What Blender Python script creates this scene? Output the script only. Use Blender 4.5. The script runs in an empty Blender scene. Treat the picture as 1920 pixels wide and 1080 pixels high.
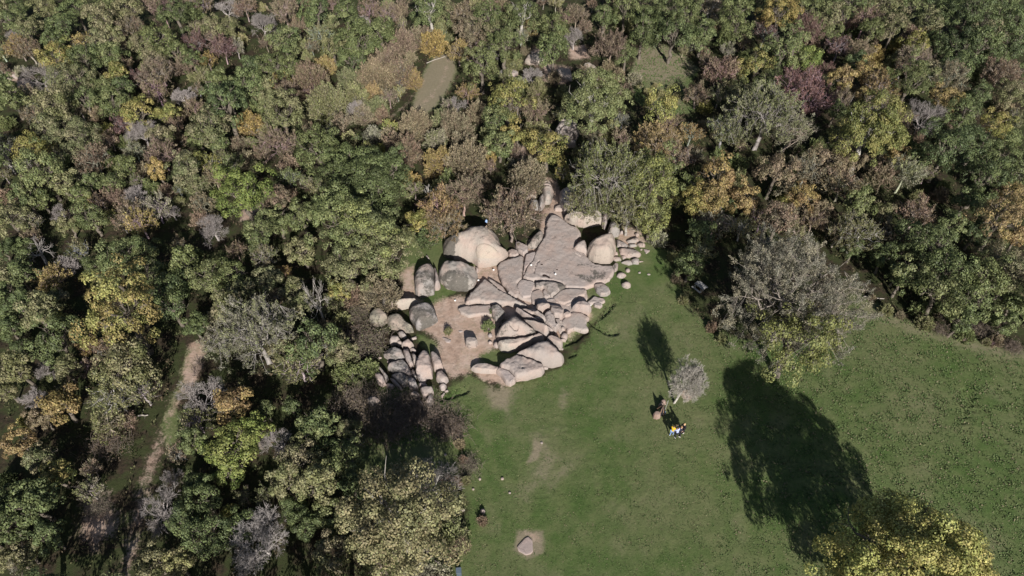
import bpy, bmesh, math, random, re
import numpy as np
from mathutils import Vector, Matrix, noise as mnoise
from mathutils.geometry import delaunay_2d_cdt

# ------------------------------------------------------------------ camera, sky, sun, exposure
SC = bpy.context.scene
COL = SC.collection
CAM_H, PITCH, HFOV = 60.0, math.radians(49.0), math.radians(73.0)
FPX = 960.0 / math.tan(HFOV / 2)
cd = bpy.data.cameras.new('camera')
cam = bpy.data.objects.new('camera', cd)
COL.objects.link(cam)
cam.location = (0, 0, CAM_H)
cam.rotation_euler = (math.pi / 2 - PITCH, 0, 0)
cd.sensor_fit = 'HORIZONTAL'
cd.angle = HFOV
cd.clip_start = 0.5
cd.clip_end = 6000
SC.camera = cam

SUN_EL, SUN_AZ = math.radians(30.0), math.radians(180 - 12.5)     # compass azimuth, +Y is north
wd = bpy.data.worlds.new('World')
SC.world = wd
wd.use_nodes = True
wn = wd.node_tree
sky_node = wn.nodes.new('ShaderNodeTexSky')
sky_node.sky_type = 'NISHITA'
sky_node.sun_disc = False
sky_node.sun_elevation = SUN_EL
sky_node.sun_rotation = SUN_AZ
wbg = next(n for n in wn.nodes if n.type == 'BACKGROUND')
wbg.inputs['Strength'].default_value = 0.05
wn.links.new(sky_node.outputs[0], wbg.inputs['Color'])

sd = bpy.data.lights.new('sun', 'SUN')
sd.energy = 4.6
sd.angle = math.radians(0.53)
sd.color = (1.0, 0.965, 0.91)
sun = bpy.data.objects.new('sun', sd)
COL.objects.link(sun)
_to = Vector((-math.sin(SUN_AZ) * math.cos(SUN_EL), -math.cos(SUN_AZ) * math.cos(SUN_EL), -math.sin(SUN_EL)))
sun.rotation_euler = _to.to_track_quat('-Z', 'Y').to_euler()
sun.location = (30, -60, 90)

SC.view_settings.view_transform = 'Standard'
SC.view_settings.look = 'None'
SC.view_settings.exposure = 0.6
SC.view_settings.gamma = 1.0
SC.view_settings.use_curve_mapping = False
SC.cycles.max_bounces = 5
SC.cycles.diffuse_bounces = 3
SC.cycles.transmission_bounces = 3

# ------------------------------------------------------------------ helpers
RNG = random.Random(11)
CP, SP = math.cos(PITCH), math.sin(PITCH)

def P(px, py, z=0.0):
    """world point at height z seen at pixel (px, py) of the 1920 x 1080 photograph"""
    a, b = (px - 960.0) / FPX, (540.0 - py) / FPX
    dx, dy, dz = a, CP + b * SP, -SP + b * CP
    t = (z - CAM_H) / dz
    return Vector((dx * t, dy * t, z))

def to_px(x, y, z):
    dy, dz = y, z - CAM_H
    depth = dy * CP - dz * SP
    up = dy * SP + dz * CP
    return 960 + FPX * x / depth, 540 - FPX * up / depth

def px_per_m(v):
    return FPX / (v.y * CP - (v.z - CAM_H) * SP)

def link(o, parent=None):
    COL.objects.link(o)
    if parent is not None:
        o.parent = parent
    return o

def mesh_np(name, V, F, smooth=False):
    """mesh from numpy arrays: V (n,3), F (m,k)"""
    me = bpy.data.meshes.new(name)
    V = np.asarray(V, np.float32); F = np.asarray(F, np.int32)
    m, k = F.shape
    me.vertices.add(len(V)); me.vertices.foreach_set('co', V.ravel())
    me.loops.add(m * k); me.loops.foreach_set('vertex_index', F.ravel())
    me.polygons.add(m)
    me.polygons.foreach_set('loop_start', np.arange(0, m * k, k, dtype=np.int32))
    me.polygons.foreach_set('loop_total', np.full(m, k, np.int32))
    if smooth:
        me.polygons.foreach_set('use_smooth', np.ones(m, bool))
    me.update(calc_edges=True)
    return me

def point_color(me, name, arr):
    at = me.attributes.new(name, 'FLOAT_COLOR', 'POINT')
    at.data.foreach_set('color', np.asarray(arr, np.float32).ravel())

def obj(name, me, mat=None, parent=None):
    o = bpy.data.objects.new(name, me)
    if mat is not None and not me.materials:
        me.materials.append(mat)
    return link(o, parent)

def tag(o, label=None, cat=None, group=None, kind=None):
    if label: o['label'] = label
    if cat: o['category'] = cat
    if group: o['group'] = group
    if kind: o['kind'] = kind
    return o

def empty(name, loc, rz=0.0):
    o = bpy.data.objects.new(name, None)
    o.empty_display_size = 0.2
    link(o)
    o.location = loc
    o.rotation_euler = (0, 0, rz)
    return o

def tubes(segs, sides=4):
    """segs: list of (p0, p1, r0, r1) -> V, F (quads)"""
    n = len(segs)
    A = np.array([s[0] for s in segs], float); B = np.array([s[1] for s in segs], float)
    r0 = np.array([s[2] for s in segs]); r1 = np.array([s[3] for s in segs])
    D = B - A
    D /= np.maximum(np.linalg.norm(D, axis=1, keepdims=True), 1e-9)
    ref = np.where(np.abs(D[:, 2:3]) < 0.9, np.array([[0, 0, 1.0]]), np.array([[1.0, 0, 0]]))
    U = np.cross(D, ref); U /= np.linalg.norm(U, axis=1, keepdims=True)
    W = np.cross(D, U)
    ang = np.arange(sides) * 2 * math.pi / sides
    ring = U[:, None, :] * np.cos(ang)[None, :, None] + W[:, None, :] * np.sin(ang)[None, :, None]
    V0 = A[:, None, :] + ring * r0[:, None, None]
    V1 = B[:, None, :] + ring * r1[:, None, None]
    V = np.concatenate([V0, V1], axis=1).reshape(-1, 3)
    base = np.arange(n)[:, None] * 2 * sides
    k = np.arange(sides); k2 = (k + 1) % sides
    F = np.stack([base + k, base + k2, base + sides + k2, base + sides + k], axis=2).reshape(-1, 4)
    return V, F

# ------------------------------------------------------------------ materials
class NT:
    def __init__(self, name):
        self.m = bpy.data.materials.new(name)
        self.m.use_nodes = True
        self.t = self.m.node_tree
        self.t.nodes.clear()
        self.out = self.t.nodes.new('ShaderNodeOutputMaterial')
    def n(self, kind, **kw):
        nd = self.t.nodes.new(kind)
        for k, v in kw.items():
            setattr(nd, k, v)
        return nd
    def l(self, a, b):
        self.t.links.new(a, b)
    def noise(self, scale, detail=3, rough=0.55, vec=None, dim='3D'):
        nd = self.n('ShaderNodeTexNoise')
        nd.inputs['Scale'].default_value = scale
        nd.inputs['Detail'].default_value = detail
        nd.inputs['Roughness'].default_value = rough
        if vec is not None: self.l(vec, nd.inputs['Vector'])
        return nd.outputs['Fac']
    def ramp(self, fac, a, b, ca=(0, 0, 0, 1), cb=(1, 1, 1, 1)):
        nd = self.n('ShaderNodeMapRange')
        nd.inputs['From Min'].default_value = a
        nd.inputs['From Max'].default_value = b
        nd.clamp = True
        nd.interpolation_type = 'SMOOTHSTEP'
        self.l(fac, nd.inputs['Value'])
        return nd.outputs['Result']
    def val(self, x):
        nd = self.n('ShaderNodeValue'); nd.outputs[0].default_value = x
        return nd.outputs[0]
    def math(self, op, a, b=None):
        nd = self.n('ShaderNodeMath', operation=op)
        for i, v in enumerate((a, b)):
            if v is None: continue
            if isinstance(v, (int, float)): nd.inputs[i].default_value = v
            else: self.l(v, nd.inputs[i])
        return nd.outputs[0]
    def mix(self, fac, a, b, mode='MIX'):
        nd = self.n('ShaderNodeMix', data_type='RGBA', blend_type=mode)
        for s, v in ((nd.inputs['Factor'], fac), (nd.inputs[6], a), (nd.inputs[7], b)):
            if isinstance(v, (int, float)): s.default_value = v
            elif isinstance(v, tuple): s.default_value = (*v[:3], 1)
            else: self.l(v, s)
        return nd.outputs[2]
    def attr(self, name, kind='GEOMETRY'):
        nd = self.n('ShaderNodeAttribute', attribute_name=name, attribute_type=kind)
        return nd
    def pos(self):
        return self.n('ShaderNodeNewGeometry').outputs['Position']
    def objpos(self):
        return self.n('ShaderNodeTexCoord').outputs['Object']
    def bump(self, h, strength, dist):
        nd = self.n('ShaderNodeBump')
        nd.inputs['Strength'].default_value = strength
        nd.inputs['Distance'].default_value = dist
        self.l(h, nd.inputs['Height'])
        return nd.outputs['Normal']
    def bsdf(self, color, rough=0.9, normal=None, spec=0.2, metallic=0.0):
        b = self.n('ShaderNodeBsdfPrincipled')
        if isinstance(color, tuple): b.inputs['Base Color'].default_value = (*color[:3], 1)
        else: self.l(color, b.inputs['Base Color'])
        b.inputs['Roughness'].default_value = rough
        b.inputs['Specular IOR Level'].default_value = spec
        b.inputs['Metallic'].default_value = metallic
        if normal is not None: self.l(normal, b.inputs['Normal'])
        return b.outputs[0]
    def done(self, sh):
        self.l(sh, self.out.inputs['Surface'])
        return self.m

def mat_foliage():
    t = NT('foliage')
    oi = t.n('ShaderNodeObjectInfo')
    var = t.attr('var')
    sep = t.n('ShaderNodeSeparateColor'); t.l(var.outputs['Color'], sep.inputs[0])
    acc = t.attr('accent', 'OBJECT')
    am = t.attr('accent_mix', 'OBJECT')
    # lobes lean towards the tree's second colour, single leaves scatter in value
    nz = t.noise(0.9, 2, vec=t.objpos())
    lob = t.math('MULTIPLY', t.ramp(t.math('ADD', t.math('MULTIPLY', sep.outputs[0], 0.6), t.math('MULTIPLY', nz, 0.6)), 0.40, 0.85), am.outputs['Fac'])
    c = t.mix(lob, oi.outputs['Color'], acc.outputs['Color'])
    v = t.math('ADD', t.math('MULTIPLY', sep.outputs[1], 1.0), 0.5)
    v = t.math('MULTIPLY', v, t.math('ADD', t.math('MULTIPLY', sep.outputs[0], 0.4), 0.8))
    hsv = t.n('ShaderNodeHueSaturation')
    t.l(t.math('ADD', t.math('MULTIPLY', sep.outputs[2], 0.03), 0.485), hsv.inputs['Hue'])
    t.l(v, hsv.inputs['Value'])
    t.l(c, hsv.inputs['Color'])
    b = t.bsdf(hsv.outputs[0], 0.55, spec=0.25)
    tr = t.n('ShaderNodeBsdfTranslucent'); t.l(hsv.outputs[0], tr.inputs['Color'])
    ms = t.n('ShaderNodeMixShader'); ms.inputs[0].default_value = 0.14
    t.l(b, ms.inputs[1]); t.l(tr.outputs[0], ms.inputs[2])
    return t.done(ms.outputs[0])

def mat_bark():
    t = NT('bark')
    oi = t.n('ShaderNodeObjectInfo')
    nz = t.noise(3.0, 4, 0.6, vec=t.objpos())
    c = t.mix(t.ramp(nz, 0.3, 0.75), oi.outputs['Color'], (0.10, 0.09, 0.075))
    c2 = t.mix(0.45, oi.outputs['Color'], c)
    return t.done(t.bsdf(c2, 0.9, t.bump(t.noise(14, 3, vec=t.objpos()), 0.4, 0.03)))

def mat_rock():
    t = NT('granite')
    oi = t.n('ShaderNodeObjectInfo')
    p = t.pos()
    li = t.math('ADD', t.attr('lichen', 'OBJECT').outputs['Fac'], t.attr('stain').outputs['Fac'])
    big = t.noise(0.55, 3, 0.55, vec=p)
    mid = t.noise(2.6, 5, 0.65, vec=p)
    fine = t.noise(15, 4, 0.7, vec=p)
    c = t.mix(t.math('MULTIPLY', t.ramp(big, 0.38, 0.70), 0.7), oi.outputs['Color'], (0.37, 0.275, 0.232))
    c = t.mix(t.math('MULTIPLY', t.ramp(mid, 0.45, 0.75), 0.35), c, (0.235, 0.205, 0.185))
    c = t.mix(t.math('MULTIPLY', t.ramp(fine, 0.50, 0.72), 0.55), c, (0.17, 0.15, 0.135))
    c = t.mix(t.math('MULTIPLY', t.ramp(fine, 0.42, 0.25), 0.35), c, (0.44, 0.385, 0.345))
    # dark lichen in ragged patches; thickened on the great boulder's flank to paint shade
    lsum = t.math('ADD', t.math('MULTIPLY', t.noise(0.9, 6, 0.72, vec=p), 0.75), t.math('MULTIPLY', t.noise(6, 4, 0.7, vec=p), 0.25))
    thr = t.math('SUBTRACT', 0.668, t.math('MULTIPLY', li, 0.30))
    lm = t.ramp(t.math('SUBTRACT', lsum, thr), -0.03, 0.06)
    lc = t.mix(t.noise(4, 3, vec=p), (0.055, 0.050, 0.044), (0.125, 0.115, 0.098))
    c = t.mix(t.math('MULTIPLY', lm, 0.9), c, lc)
    pale = t.ramp(t.noise(4.2, 5, 0.75, vec=p), 0.60, 0.68)
    c = t.mix(t.math('MULTIPLY', pale, t.math('MULTIPLY', li, 0.55)), c, (0.42, 0.40, 0.36))
    # hairline cracks
    vo = t.n('ShaderNodeTexVoronoi', feature='DISTANCE_TO_EDGE')
    vo.inputs['Scale'].default_value = 0.55
    wv = t.n('ShaderNodeVectorMath', operation='ADD')
    t.l(p, wv.inputs[0])
    nzv = t.n('ShaderNodeTexNoise'); nzv.inputs['Scale'].default_value = 0.8; nzv.inputs['Detail'].default_value = 4
    t.l(p, nzv.inputs['Vector'])
    sc = t.n('ShaderNodeVectorMath', operation='SCALE'); sc.inputs['Scale'].default_value = 2.2
    t.l(nzv.outputs['Color'], sc.inputs[0]); t.l(sc.outputs[0], wv.inputs[1])
    t.l(wv.outputs[0], vo.inputs['Vector'])
    crack = t.ramp(vo.outputs['Distance'], 0.022, 0.004)
    crack = t.math('MULTIPLY', crack, t.ramp(t.noise(0.7, 2, vec=p), 0.45, 0.55))
    crk = t.attr('crack', 'OBJECT').outputs['Fac']
    c = t.mix(t.math('MULTIPLY', crack, crk), c, (0.10, 0.085, 0.075))
    h = t.math('ADD', t.math('MULTIPLY', mid, 0.6), t.math('MULTIPLY', fine, 0.22))
    h = t.math('SUBTRACT', h, t.math('MULTIPLY', t.math('MULTIPLY', crack, crk), 0.35))
    h = t.math('ADD', h, t.math('MULTIPLY', lm, 0.08))
    return t.done(t.bsdf(c, 0.92, t.bump(h, 0.62, 0.13), spec=0.15))

def mat_ground():
    t = NT('ground')
    p = t.pos()
    mk = t.attr('mask')
    sp = t.n('ShaderNodeSeparateColor'); t.l(mk.outputs['Color'], sp.inputs[0])
    dirt, grass, dry = sp.outputs[0], sp.outputs[1], sp.outputs[2]
    rough_edge = t.math('SUBTRACT', t.math('ADD', t.math('MULTIPLY', t.noise(0.9, 5, 0.7, vec=p), 0.55), t.math('MULTIPLY', t.noise(5, 4, 0.7, vec=p), 0.45)), 0.5)
    n_big = t.noise(0.09, 4, 0.6, vec=p)
    n_mid = t.noise(0.55, 5, 0.65, vec=p)
    n_sml = t.noise(3.2, 5, 0.7, vec=p)
    n_tuf = t.noise(11, 3, 0.7, vec=p)
    # meadow
    g = t.mix(t.ramp(n_mid, 0.32, 0.74), (0.060, 0.099, 0.027), (0.112, 0.131, 0.052))
    g = t.mix(t.math('MULTIPLY', t.ramp(n_big, 0.42, 0.60), 0.5), g, (0.149, 0.145, 0.075))
    streak = t.noise(0.28, 5, 0.65, vec=p)
    g = t.mix(t.math('MULTIPLY', t.ramp(streak, 0.52, 0.70), 0.38), g, (0.174, 0.159, 0.095))
    g = t.mix(t.math('MULTIPLY', t.ramp(streak, 0.45, 0.30), 0.45), g, (0.054, 0.092, 0.024))
    g = t.mix(t.math('MULTIPLY', t.ramp(n_sml, 0.50, 0.72), 0.45), g, (0.045, 0.073, 0.021))
    g = t.mix(t.math('MULTIPLY', t.ramp(n_tuf, 0.50, 0.75), 0.5), g, (0.149, 0.164, 0.079))
    drym = t.ramp(t.math('ADD', dry, t.math('MULTIPLY', rough_edge, 1.1)), 0.20, 0.75)
    g = t.mix(t.math('MULTIPLY', drym, 0.9), g, t.mix(n_sml, (0.167, 0.141, 0.092), (0.290, 0.238, 0.172)))
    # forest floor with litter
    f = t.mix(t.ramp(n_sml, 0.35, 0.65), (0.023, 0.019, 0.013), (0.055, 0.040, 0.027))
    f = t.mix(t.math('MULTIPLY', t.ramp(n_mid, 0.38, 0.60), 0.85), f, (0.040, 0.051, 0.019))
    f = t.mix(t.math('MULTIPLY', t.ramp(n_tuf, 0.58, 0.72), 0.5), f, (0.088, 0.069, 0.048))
    # bare earth
    d = t.mix(t.ramp(n_mid, 0.35, 0.7), (0.37, 0.26, 0.20), (0.45, 0.345, 0.285))
    d = t.mix(t.math('MULTIPLY', t.ramp(n_sml, 0.52, 0.75), 0.5), d, (0.255, 0.163, 0.114))
    d = t.mix(t.math('MULTIPLY', t.ramp(n_tuf, 0.62, 0.72), 0.5), d, (0.440, 0.361, 0.299))
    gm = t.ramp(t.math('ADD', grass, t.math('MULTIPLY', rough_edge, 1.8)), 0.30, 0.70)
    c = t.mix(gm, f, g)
    dm = t.ramp(t.math('ADD', dirt, t.math('MULTIPLY', rough_edge, 2.2)), 0.25, 0.80)
    dm = t.math('MULTIPLY', dm, t.math('ADD', t.math('MULTIPLY', t.ramp(t.noise(1.3, 5, 0.7, vec=p), 0.38, 0.55), 0.28), 0.72))
    c = t.mix(dm, c, d)
    h = t.math('ADD', t.math('MULTIPLY', n_sml, 0.7), t.math('MULTIPLY', n_tuf, 0.5))
    return t.done(t.bsdf(c, 0.95, t.bump(h, 0.7, 0.12), spec=0.1))

def mat_plain(name, col, rough=0.8, spec=0.2, var=0.25, scale=6.0):
    t = NT(name)
    nz = t.noise(scale, 4, 0.6, vec=t.objpos())
    dark = tuple(x * (1 - var) for x in col)
    return t.done(t.bsdf(t.mix(t.ramp(nz, 0.3, 0.7), dark, col), rough, spec=spec))

M_LEAF, M_BARK, M_ROCK, M_GROUND = mat_foliage(), mat_bark(), mat_rock(), mat_ground()

# ------------------------------------------------------------------ ground
def pts(s, ox=0, oy=0, k=1.0):
    out = []
    for w in s.split():
        a, b = w.split(',')
        out.append((ox + float(a) / k, oy + float(b) / k))
    return out

def world_poly(s, *a):
    return np.array([tuple(P(x, y, 0.0))[:2] for x, y in pts(s, *a)])

def seg_dist(X, Y, poly, closed=True):
    n = len(poly)
    best = np.full(X.shape, 1e9)
    for i in range(n if closed else n - 1):
        a, b = poly[i], poly[(i + 1) % n]
        d = b - a
        L = max(float(d @ d), 1e-9)
        t = np.clip(((X - a[0]) * d[0] + (Y - a[1]) * d[1]) / L, 0, 1)
        best = np.minimum(best, np.hypot(X - a[0] - t * d[0], Y - a[1] - t * d[1]))
    return best

def inside(X, Y, poly):
    c = np.zeros(X.shape, bool)
    n = len(poly)
    for i in range(n):
        (x1, y1), (x2, y2) = poly[i], poly[(i + 1) % n]
        cond = ((y1 > Y) != (y2 > Y))
        with np.errstate(divide='ignore', invalid='ignore'):
            xi = (x2 - x1) * (Y - y1) / (y2 - y1 + 1e-12) + x1
        c ^= cond & (X < xi)
    return c

def soft(X, Y, poly, w):
    """1 inside, 0 outside, a ramp of width w across the edge"""
    d = seg_dist(X, Y, poly)
    s = np.where(inside(X, Y, poly), d, -d)
    return np.clip(s / w + 0.5, 0, 1)

def stroke(X, Y, line, half, w):
    d = seg_dist(X, Y, line, closed=False)
    return np.clip((half - d) / w + 0.5, 0, 1)

MEADOW = world_poly("640,722 655,700 700,690 712,720 690,760 640,800 620,880 700,890 800,890 862,900 880,960 868,1010 850,1060 846,1150 820,1500 2700,1500 2700,700 2100,660 1900,655 1800,628 1700,600 1650,570 1600,545 1500,640 1400,640 1345,620 1290,575 1268,520 1250,470 1215,440 1190,470 1165,520 1140,560 1100,640 1050,690 930,730 880,700 835,735 800,720")
GRASS_MORE = [world_poly(s) for s in (
    "780,625 815,640 830,660 820,680 790,650", "860,600 930,596 925,650 890,700 855,690 870,640",
    "800,480 840,440 800,430 760,470 775,500", "850,540 890,530 895,505 880,520",
    "1195,92 1235,78 1290,108 1312,132 1290,160 1310,210 1240,220 1190,190 1180,150",
    "1150,520 1130,545 1150,560 1165,540", "1080,520 1140,545 1110,560",
    "775,190 790,140 815,100 850,95 858,130 845,165 815,205 780,225 765,210",
    "330,760 355,700 375,690 390,640 372,640 350,660 335,720 300,800 320,850 345,800", "560,400 560,420 480,420", "870,640 930,655 990,660 1050,625 1070,645 960,700 890,700", "1040,500 1160,440 1210,440 1170,530 1120,600 1060,640 1040,600", "760,430 850,400 960,490 880,530 780,600 750,520")]
DIRT = [(world_poly(s), w) for s, w in (
    ("800,575 830,560 880,556 905,575 940,600 935,650 905,665 880,700 845,705 815,685 822,640 790,610", 1.0),
    ("1010,330 1040,335 1060,380 1060,410 1110,480 1040,520 985,530 985,500 1015,440 1025,405 1030,385", 0.8),
    ("870,500 930,500 970,470 1010,440 1022,380 1035,400 1020,460 1000,490 940,520 905,540 880,530", 0.8),
    ("905,495 960,500 1000,520 1050,540 1100,560 1110,590 1080,620 1050,640 1030,620 950,600 900,580 890,540", 1.0),
    ("880,690 960,700 950,725 900,710", 0.7), ("985,1000 1005,1000 1008,1010 1000,1012", 0.7),
    ("752,505 775,500 785,560 800,575 770,580 750,560", 1.0),
    ("1155,430 1200,425 1215,450 1180,470 1160,460", 1.0),
    ("1270,735 1290,730 1310,745 1285,752", 0.6),
    ("970,270 985,270 985,300 960,300", 0.8), ("1000,90 1025,95 1015,125 985,120", 0.8),
    ("1065,90 1095,85 1105,110 1070,112", 0.8), ("1015,120 1070,125 1060,160 1020,150", 1.2),
    ("455,395 480,385 500,375 497,388 470,410 450,415", 0.7), ("360,640 385,640 380,690 350,740 342,700", 0.7),
    ("170,940 200,930 215,990 180,1020 150,1000", 2.0),
    ("0,130 60,140 60,165 0,160", 1.5))]
DIRT_LINES = [(world_poly(s), hw) for s, hw in (
    ("372,640 362,680 345,720 322,770 305,815 285,860 272,900 262,950 250,1000 235,1080", 0.5),
    ("340,745 312,800 300,850 278,900 285,940", 0.35),
    ("840,110 830,150 805,185 785,200", 0.25), ("795,152 760,200 700,240", 0.15))]
DRY = [(world_poly(s), w, a) for s, w, a in (
    ("1600,545 1650,570 1740,615 1920,650 2000,670 2000,700 1850,672 1700,630 1600,580", 2.6, 0.5),
    ("1195,92 1235,78 1290,108 1312,132 1260,155 1180,145", 2.5, .95), ("775,190 790,140 815,100 850,95 858,130 845,165 815,205 780,225 765,210", 1.5, .75),
    ("1195,140 1290,130 1300,210 1210,210", 3.0, 0.45),
    ("900,700 980,720 960,790 920,760", 2.5, 0.55), ("980,810 1020,800 1060,860 1030,930 980,900 1000,860", 2.5, 0.5), ("925,705 960,735 950,770 925,760 912,735", 2.2, 1.0), ("1000,820 1018,835 1010,862 988,868 1000,845", .8, 1.0), ("970,995 1020,995 1020,1035 990,1048 962,1032", .8, .9), ("1040,880 1075,850 1085,870 1050,910 1020,930", 2.0, .55), ("960,930 1010,880 1030,890 990,950", 2.0, .5), ("1050,720 1075,735 1060,775 1040,760", 1.6, .5), ("1030,800 1060,790 1070,805 1040,815", 1.2, .4),
    ("1060,780 1100,740 1080,800", 3.0, 0.3), ("860,600 930,600 905,680 870,690", 1.5, 0.35),
    ("1100,640 1200,565 1230,575 1160,655", 0.6, 0.3), ("1160,570 1230,560 1210,600", 2.0, 0.35),
    ("1370,650 1440,690 1500,700 1420,720", 4.0, 0.25), ("980,940 1060,880 1120,800 1100,900", 4.0, 0.30),
    ("1265,440 1220,440 1195,470 1240,470", 1.5, 0.4))]
TRENCH = [(world_poly(s), hw, dp) for s, hw, dp in (
    ("1100,599 1112,612 1127,622 1136,628 1150,630 1160,626", 0.16, 0.35), ("1125,602 1140,588 1153,571", 0.14, 0.35),
    ("1060,648 1082,640 1103,624", 0.17, 0.30), ("1065,672 1080,665", 0.16, 0.25),
    ("825,752 848,746 880,735", 0.15, 0.30), ("1803,805 1822,770 1832,740", 0.3, 0.20),
    ("930,665 985,655", 0.2, 0.2))]

def ground_z(x, y):
    x = np.asarray(x, float); y = np.asarray(y, float)
    r = np.clip((np.hypot(x, y - 40) - 120) / 600, 0, 1)
    return 0.10 * np.sin(x * 0.11 + 1.0) * np.sin(y * 0.13) + 0.05 * np.sin(x * 0.37 + y * 0.21) - r * r * 30.0

def axis(lo, hi, c0, c1, step, far, grow):
    out = list(np.arange(c0, c1, step))
    for sgn, start in ((1, c1), (-1, c0)):
        v, s, side = start, step, []
        lim = hi if sgn > 0 else lo
        while (v < lim) if sgn > 0 else (v > lim):
            if sgn < 0: v -= s
            side.append(v)
            if sgn > 0: v += s
            s = min(s * 1.06, far) if abs(v) < 110 else s * grow
        out = out + side if sgn > 0 else side[::-1] + out
    return np.array(out)

def build_ground():
    xs = axis(-1800, 1800, -15.0, 14.0, 0.17, 0.62, 1.25)
    ys = axis(-600, 3000, 26.0, 50.0, 0.17, 0.62, 1.25)
    X, Y = np.meshgrid(xs, ys)
    near = (np.abs(X) < 100) & (Y > 0) & (Y < 130)
    Z = ground_z(X, Y)
    rs = np.random.RandomState(3)
    grass = np.zeros(X.shape); dirt = np.zeros(X.shape); dry = np.zeros(X.shape)
    xn, yn = X[near], Y[near]
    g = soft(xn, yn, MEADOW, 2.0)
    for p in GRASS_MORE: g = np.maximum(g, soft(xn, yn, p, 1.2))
    d = np.zeros(xn.shape)
    for p, w in DIRT: d = np.maximum(d, soft(xn, yn, p, w * 1.7))
    for p, hw in DIRT_LINES: d = np.maximum(d, stroke(xn, yn, p, hw, 1.6) * 0.68)
    dr = np.zeros(xn.shape)
    for p, w, a in DRY: dr = np.maximum(dr, soft(xn, yn, p, w) * a)
    zn = Z[near] + rs.normal(0, 0.012, xn.shape)
    for p, hw, dp in TRENCH:
        # a low bank: the turf drops on the far side of the line and climbs back over a metre
        d_ = seg_dist(xn, yn, p, closed=False)
        yl = np.interp(xn, *zip(*sorted(map(tuple, p))), left=1e9, right=1e9)
        s = np.where(yn > yl, np.clip(1 - d_ / 1.3, 0, 1), 0)
        zn = zn - dp * s
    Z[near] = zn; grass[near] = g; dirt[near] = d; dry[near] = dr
    ny, nx = X.shape
    V = np.stack([X, Y, Z], 2).reshape(-1, 3)
    i = (np.arange(ny - 1)[:, None] * nx + np.arange(nx - 1)[None, :]).ravel()
    F = np.stack([i, i + 1, i + nx + 1, i + nx], 1)
    me = mesh_np('ground', V, F, smooth=True)
    point_color(me, 'mask', np.stack([dirt, grass, dry, np.ones(X.shape)], 2).reshape(-1, 4))
    o = obj('ground', me, M_GROUND)
    tag(o, kind='structure')
    return o
build_ground()

def gz(x, y):
    return float(ground_z(x, y))

# grass: blades and broad weeds over the meadow, one object
def build_grass():
    rs = np.random.RandomState(8)
    n = 150000
    x = rs.uniform(-14, 62, n); y = rs.uniform(10, 52, n)
    ok = inside(x, y, MEADOW)
    for p, w in DIRT: ok &= ~inside(x, y, p)
    for p, w, am_ in DRY:
        if am_ >= .45: ok &= (rs.rand(n) > soft(x, y, p, w) * am_ * 1.1)
    x, y = x[ok], y[ok]
    for p in GRASS_MORE[3:6] + GRASS_MORE[6:7]:
        lo_, hi_ = p.min(0), p.max(0)
        m_ = int(min(9000, 45 * (hi_ - lo_).prod()))
        ax, ay = rs.uniform(lo_[0], hi_[0], m_), rs.uniform(lo_[1], hi_[1], m_)
        k_ = inside(ax, ay, p)
        x, y = np.concatenate([x, ax[k_]]), np.concatenate([y, ay[k_]])
    z = ground_z(x, y) - 0.01
    n = len(x)
    coarse = np.maximum(np.clip((x - 14) / 14, 0, 1), np.clip((y - 60) / 10, 0, 1) * 1.6)
    clump = np.array([mnoise.noise((a * 0.9, b * 0.9, 0)) for a, b in zip(x, y)])
    keep = rs.rand(n) < 0.55 + 0.6 * clump
    x, y, z, coarse, clump = x[keep], y[keep], z[keep], coarse[keep], clump[keep]
    n = len(x)
    hgt = rs.uniform(0.03, 0.075, n) * (1 + 0.45 * coarse) * (1 + 0.7 * clump)
    wid = rs.uniform(0.03, 0.06, n) * (1 + 0.8 * coarse)
    V = []; F = []
    tris = []
    for k in range(3):
        a = rs.uniform(0, 2 * math.pi, n)
        dx, dy = np.cos(a), np.sin(a)
        b0 = np.stack([x - dy * wid, y + dx * wid, z], 1)
        b1 = np.stack([x + dy * wid, y - dx * wid, z], 1)
        tip = np.stack([x + dx * hgt * 0.9, y + dy * hgt * 0.9, z + hgt], 1)
        tris.append(np.stack([b0, b1, tip], 1))
    T = np.stack(tris, 1).reshape(-1, 3)
    F = np.arange(len(T)).reshape(-1, 3)
    me = mesh_np('grass', T, F)
    vr = np.repeat(rs.rand(n), 9); lo = np.repeat(np.clip(clump + 0.5, 0, 1), 9)
    point_color(me, 'var', np.stack([lo, vr, np.repeat(rs.rand(n), 9), np.ones(n * 9)], 1))
    t = NT('grass_blades')
    var = t.attr('var'); sp = t.n('ShaderNodeSeparateColor'); t.l(var.outputs['Color'], sp.inputs[0])
    c = t.mix(sp.outputs[1], (0.062, 0.104, 0.032), (0.122, 0.150, 0.062))
    c = t.mix(t.ramp(sp.outputs[2], 0.80, 0.95), c, (0.19, 0.165, 0.10))
    tag(obj('grass', me, t.done(t.bsdf(c, 0.8, spec=0.15))), 'short meadow grass and coarse weeds growing round the rocks', kind='stuff')
build_grass()

# ------------------------------------------------------------------ rocks
CROPS = {'c2': (760, 400, 6.75), 'c3': (920, 440, 5.4), 'c4': (680, 560, 4.909), 'c5': (860, 520, 4.909),
         'c6': (980, 320, 6.0), 'r2': (640, 0, 3.0), 'r7': (640, 720, 3.0), 'o': (0, 0, 1.0), 'r1': (0, 0, 3.0), 'c7': (980, 60, 4.695)}
ROCKS_AT = []

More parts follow.
